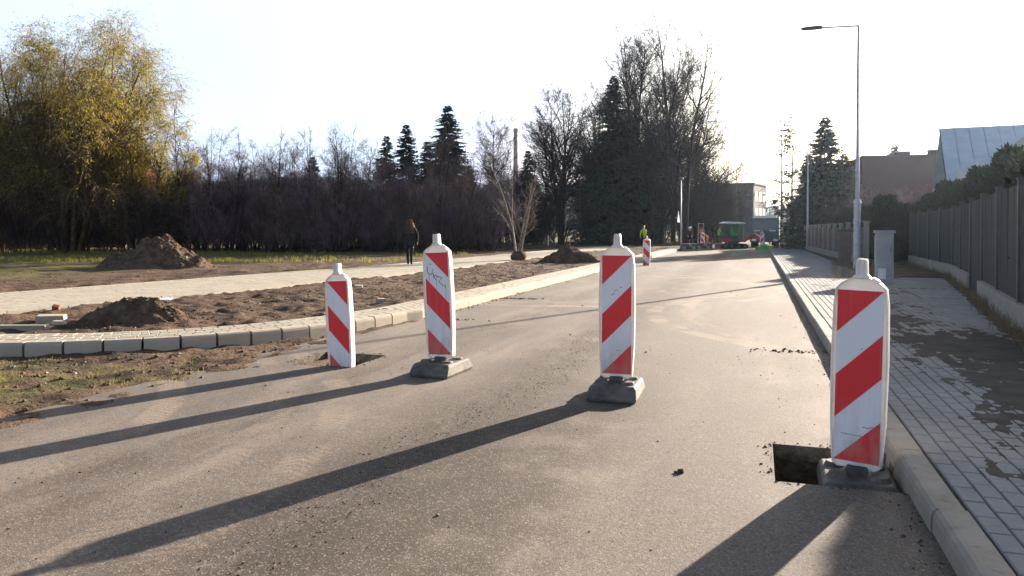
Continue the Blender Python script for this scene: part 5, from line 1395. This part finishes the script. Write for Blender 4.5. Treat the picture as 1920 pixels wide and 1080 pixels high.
# mini excavator seen from its side, boom to the right
p = at(1374, 57.5); t = thing('mini_excavator', 'small red excavator with white roof and boom folded right', 'excavator', (p.x, p.y, 0), YAW)
for sy in (-1, 1):
    P = [(-.85, .02), (.85, .02), (.98, .15), (.98, .28), (.85, .40), (-.85, .40), (-.98, .28), (-.98, .15)]
    m = MB(); m.prism(P, sy*.55-.15, sy*.55+.15, 'y'); tk = m.build('track', M['tyre'], t, bevel=.02)
    for x in (-.75, -.25, .25, .75): m = MB(); m.tube([(x, sy*.55-.17, .21), (x, sy*.55+.17, .21)], .12, 12); m.build('roller', M['dark_metal'], tk)
m = MB(); m.tube([(0, 0, .38), (0, 0, .52)], .42, 18); m.build('slew_ring', M['dark_metal'], t)
m = MB(); m.prism([(-.95, .52), (.80, .52), (.80, .72), (.35, .78), (-.30, .80), (-.45, 1.05), (-.92, 1.02), (-1.02, .8)], -.62, .62, 'y'); m.build('body', M['machine_dark'], t, bevel=.04)
m = MB(); m.b(-.98, -.30, -.645, -.622, .55, .80); m.b(.45, .82, -.645, -.622, .55, .70); m.build('side_panel', M['exc_red'], t)
for x in (-.72, .62):
    for sy in (-1, 1): m = MB(); m.tube([(x, sy*.55, .75), (x*.97, sy*.55, 1.95)], .035, 8); m.build('canopy_post', M['dark_metal'], t)
m = MB(); m.prism([(-.86, 1.93), (.76, 1.90), (.74, 1.97), (.4, 2.03), (-.6, 2.05), (-.86, 2.0)], -.66, .66, 'y'); m.build('roof', M['white_paint'], t, bevel=.02)
m = MB(); m.b(-.45, .05, -.25, .25, .80, .95); m.b(-.50, -.38, -.25, .25, .9, 1.35); m.build('seat', M['tyre'], t, bevel=.03)
for sy in (-1, 1): m = MB(); m.b(-.68, .58, sy*.55-.008, sy*.55+.008, .82, 1.88); m.build('cab_glass', M['cab_glass'], t)
m = MB(); m.b(.38, .46, -.3, .3, .75, 1.15); m.build('console', M['dark_metal'], t, bevel=.02)
def bar(t, name, pts, w0, w1, mat, y=0, th=.14):
    m = MB(); L = []
    for (x0, z0), (x1, z1), wa, wb in pts:
        d_ = Vector((x1-x0, 0, z1-z0)).normalized(); n_ = Vector((-d_.z, 0, d_.x))
        a, b = Vector((x0, y, z0)), Vector((x1, y, z1)); o_ = Vector((0, th/2, 0))
        m.add([a-n_*wa-o_, b-n_*wb-o_, b+n_*wb-o_, a+n_*wa-o_, a-n_*wa+o_, b-n_*wb+o_, b+n_*wb+o_, a+n_*wa+o_], [(0, 1, 2, 3), (7, 6, 5, 4), (0, 4, 5, 1), (1, 5, 6, 2), (2, 6, 7, 3), (3, 7, 4, 0)])
    return m.build(name, mat, t, bevel=.012)
bar(t, 'boom', [((.78, .62), (1.25, .82), .11, .10), ((1.22, .80), (1.62, 1.10), .11, .09)], 0, 0, M['exc_red'])
bar(t, 'stick', [((1.58, 1.14), (2.22, .62), .09, .06)], 0, 0, M['exc_red'])
bar(t, 'hydraulic_ram', [((1.62, 1.20), (2.05, .92), .035, .03)], 0, 0, M['galv'], .0, .07)
m = MB(); m.prism([(2.12, .66), (2.30, .60), (2.42, .30), (2.38, .06), (2.12, .0), (2.18, .12), (2.14, .34)], -.22, .22, 'y'); m.build('bucket', M['dark_metal'], t, bevel=.01)
m = MB(); m.prism([(-1.18, .04), (-1.06, .04), (-1.04, .40), (-1.16, .38)], -.7, .7, 'y'); m.build('dozer_blade', M['exc_red'], t)
p2 = p+Vector((math.cos(YAW)*.0-.15*math.cos(YAW), -.15*math.sin(YAW), 0)); p2.z = .02
t, ps, kf = person('person', 'operator in lime vest seated under the excavator roof', p2, YAW-R(90), 1.70,
    {'hpl': (-.1, 0, .88), 'hpr': (.1, 0, .88), 'knl': (-.13, .42, .90), 'knr': (.13, .42, .90), 'anl': (-.13, .45, .80-.28), 'anr': (.13, .45, .52), 'tol': (-.13, .58, .47), 'tor': (.13, .58, .47), 'ell': (-.25, .15, 1.16), 'elr': (.25, .15, 1.16), 'wrl': (-.2, .38, 1.14), 'wrr': (.2, .38, 1.14), 'pal': (-.19, .45, 1.15), 'par': (.19, .45, 1.15)}, ('skin', 'hivis_green', 'navy', 'black_cloth'), 4); helmet(t, ps, kf, 'hivis_green')
# pallets of kerb blocks
for i, (px, d, lab) in enumerate(((1292, 51.5, 'near pallet of dark kerb blocks at road edge by slim post'), (1318, 54, 'second pallet of dark blocks left of the small excavator'))):
    p = at(px, d); t = thing('block_pallet', lab, 'pallet', (p.x, p.y, .0), YAW+.1*i)
    for y in (-.45, 0, .45): m = MB(); m.b(-.55, .55, y-.05, y+.05, 0, .1); m.build('runner', M['wood'], t)
    for x in np.linspace(-.5, .5, 6): m = MB(); m.b(x-.06, x+.06, -.52, .52, .1, .125); m.build('board', M['wood'], t)
    for r_ in range(2):
        for c in range(5):
            m = MB(); m.b(-.53+c*.213, -.53+c*.213+.2, -.5, .5, .128+r_*.185, .128+r_*.185+.18); m.build('kerb_block', M['plinth'] if (r_+c) % 3 == 0 else M['dark_metal'], t, bevel=.012)
# red and white barrier boards by the works
p = at(1317, 58.5); beacon('traffic_beacon', 'red and white beacon in front of the orange worker', p, 0, 0, True, .1, False)
p = at(1429, 57); beacon('traffic_beacon', 'red beacon board standing before the truck bumper', p, 0, 0, False, .15, False)
p = at(1315, 60.5); t = thing('step_ladder', 'pale metal frame standing behind the orange worker', 'frame', (p.x, p.y, 0), YAW)
for sx in (-1, 1): m = MB(); m.tube([(sx*.28, 0, 0), (sx*.20, .1, 2.0)], .03, 6); m.build('upright', M['galv'], t)
for z in (.4, .8, 1.2, 1.6, 1.95): m = MB(); m.tube([(-.26+.04*z, .05*z, z), (.26-.04*z, .05*z, z)], .022, 6); m.build('rung', M['galv'], t)
p = at(1437, 55.5); t = thing('plastic_sheet_bundle', 'crumpled bright green sheet on the ground by the excavator bucket', 'sheet', (p.x, p.y, 0), YAW)
n = 22; q = np.linspace(-1, 1, n); A, B = np.meshgrid(q, q, indexing='ij'); Z = .42*np.clip(1-np.hypot(A+.2, B), 0, 1)+.16*(fbm(A*3+5, B*3, 3)-.3)*np.clip(1.3-np.hypot(A, B), 0, 1); ii = np.arange(n*n).reshape(n, n)
link('sheet', np_mesh('sheet', np.stack([A*.75, B*.5, Z], -1).reshape(-1, 3), np.stack([ii[:-1, :-1], ii[1:, :-1], ii[1:, 1:], ii[:-1, 1:]], -1).reshape(-1, 4)), M['green_sack'], t)
m = MB(); m.tube([(-.7, -.3, .04), (.7, -.35, .05)], .03, 6); m.build('batten', M['wood'], t)
p = at(1469, 54.5); t = thing('warning_lantern', 'small red lamp with white cap at end of right kerb', 'lantern', (p.x, p.y, .1))
m = MB(); m.lathe([(.02, 0), (.02, .12), (.12, .16), (.16, .24)], 14); m.build('foot', M['exc_red'], t)
m = MB(); m.lathe([(.16, .24), (.17, .34), (.13, .46), (.04, .50)], 14); m.build('dome', M['white_paint'], t, smooth=True)

# grow the skins of all people in one pass
def zone(k_):
    if k_[:2] in ('an', 'to'): return 3
    if k_[:2] in ('hp', 'kn', 'pe'): return 2
    if k_ in ('waist', 'chest', 'collar') or k_[:2] in ('sh', 'el', 'wr'): return 1
    return 0
dg = bpy.context.evaluated_depsgraph_get(); dg.update()
for t, tmp, pos, keys, mats in PEOPLE:
    me2 = bpy.data.meshes.new_from_object(tmp.evaluated_get(dg)); me2.name = 'body'; me2.materials.clear()
    for mt in mats: me2.materials.append(M[mt])        # skin, top, trousers, shoes
    kp = np.array([pos[k_][:] for k_ in keys]); zn = [zone(k_) for k_ in keys]
    for pl in me2.polygons:
        pl.material_index = zn[int(np.argmin(((kp-np.array(pl.center[:]))**2).sum(1)))]; pl.use_smooth = True
    link('body', me2, None, t)
for _, tmp, _, _, _ in PEOPLE: bpy.data.objects.remove(tmp)

# ------------------------------------------------------------------ thin haze, added to stand in for the sun glare at right
hb = MB(); hb.b(-2600, 2600, -2600, 2600, -9, 128)
hm = bpy.data.materials.new('haze'); hm.use_nodes = True; hm.node_tree.nodes.remove(hm.node_tree.nodes['Principled BSDF'])
pvn = hm.node_tree.nodes.new('ShaderNodeVolumePrincipled'); pvn.inputs['Color'].default_value = (.62, .78, 1, 1); pvn.inputs['Density'].default_value = .00015; pvn.inputs['Anisotropy'].default_value = .80
hm.node_tree.links.new(pvn.outputs[0], hm.node_tree.nodes['Material Output'].inputs['Volume'])
ho = hb.build('haze', hm); tag(ho, 'thin bright haze added to veil the air like sun glare', 'haze', kind='stuff')
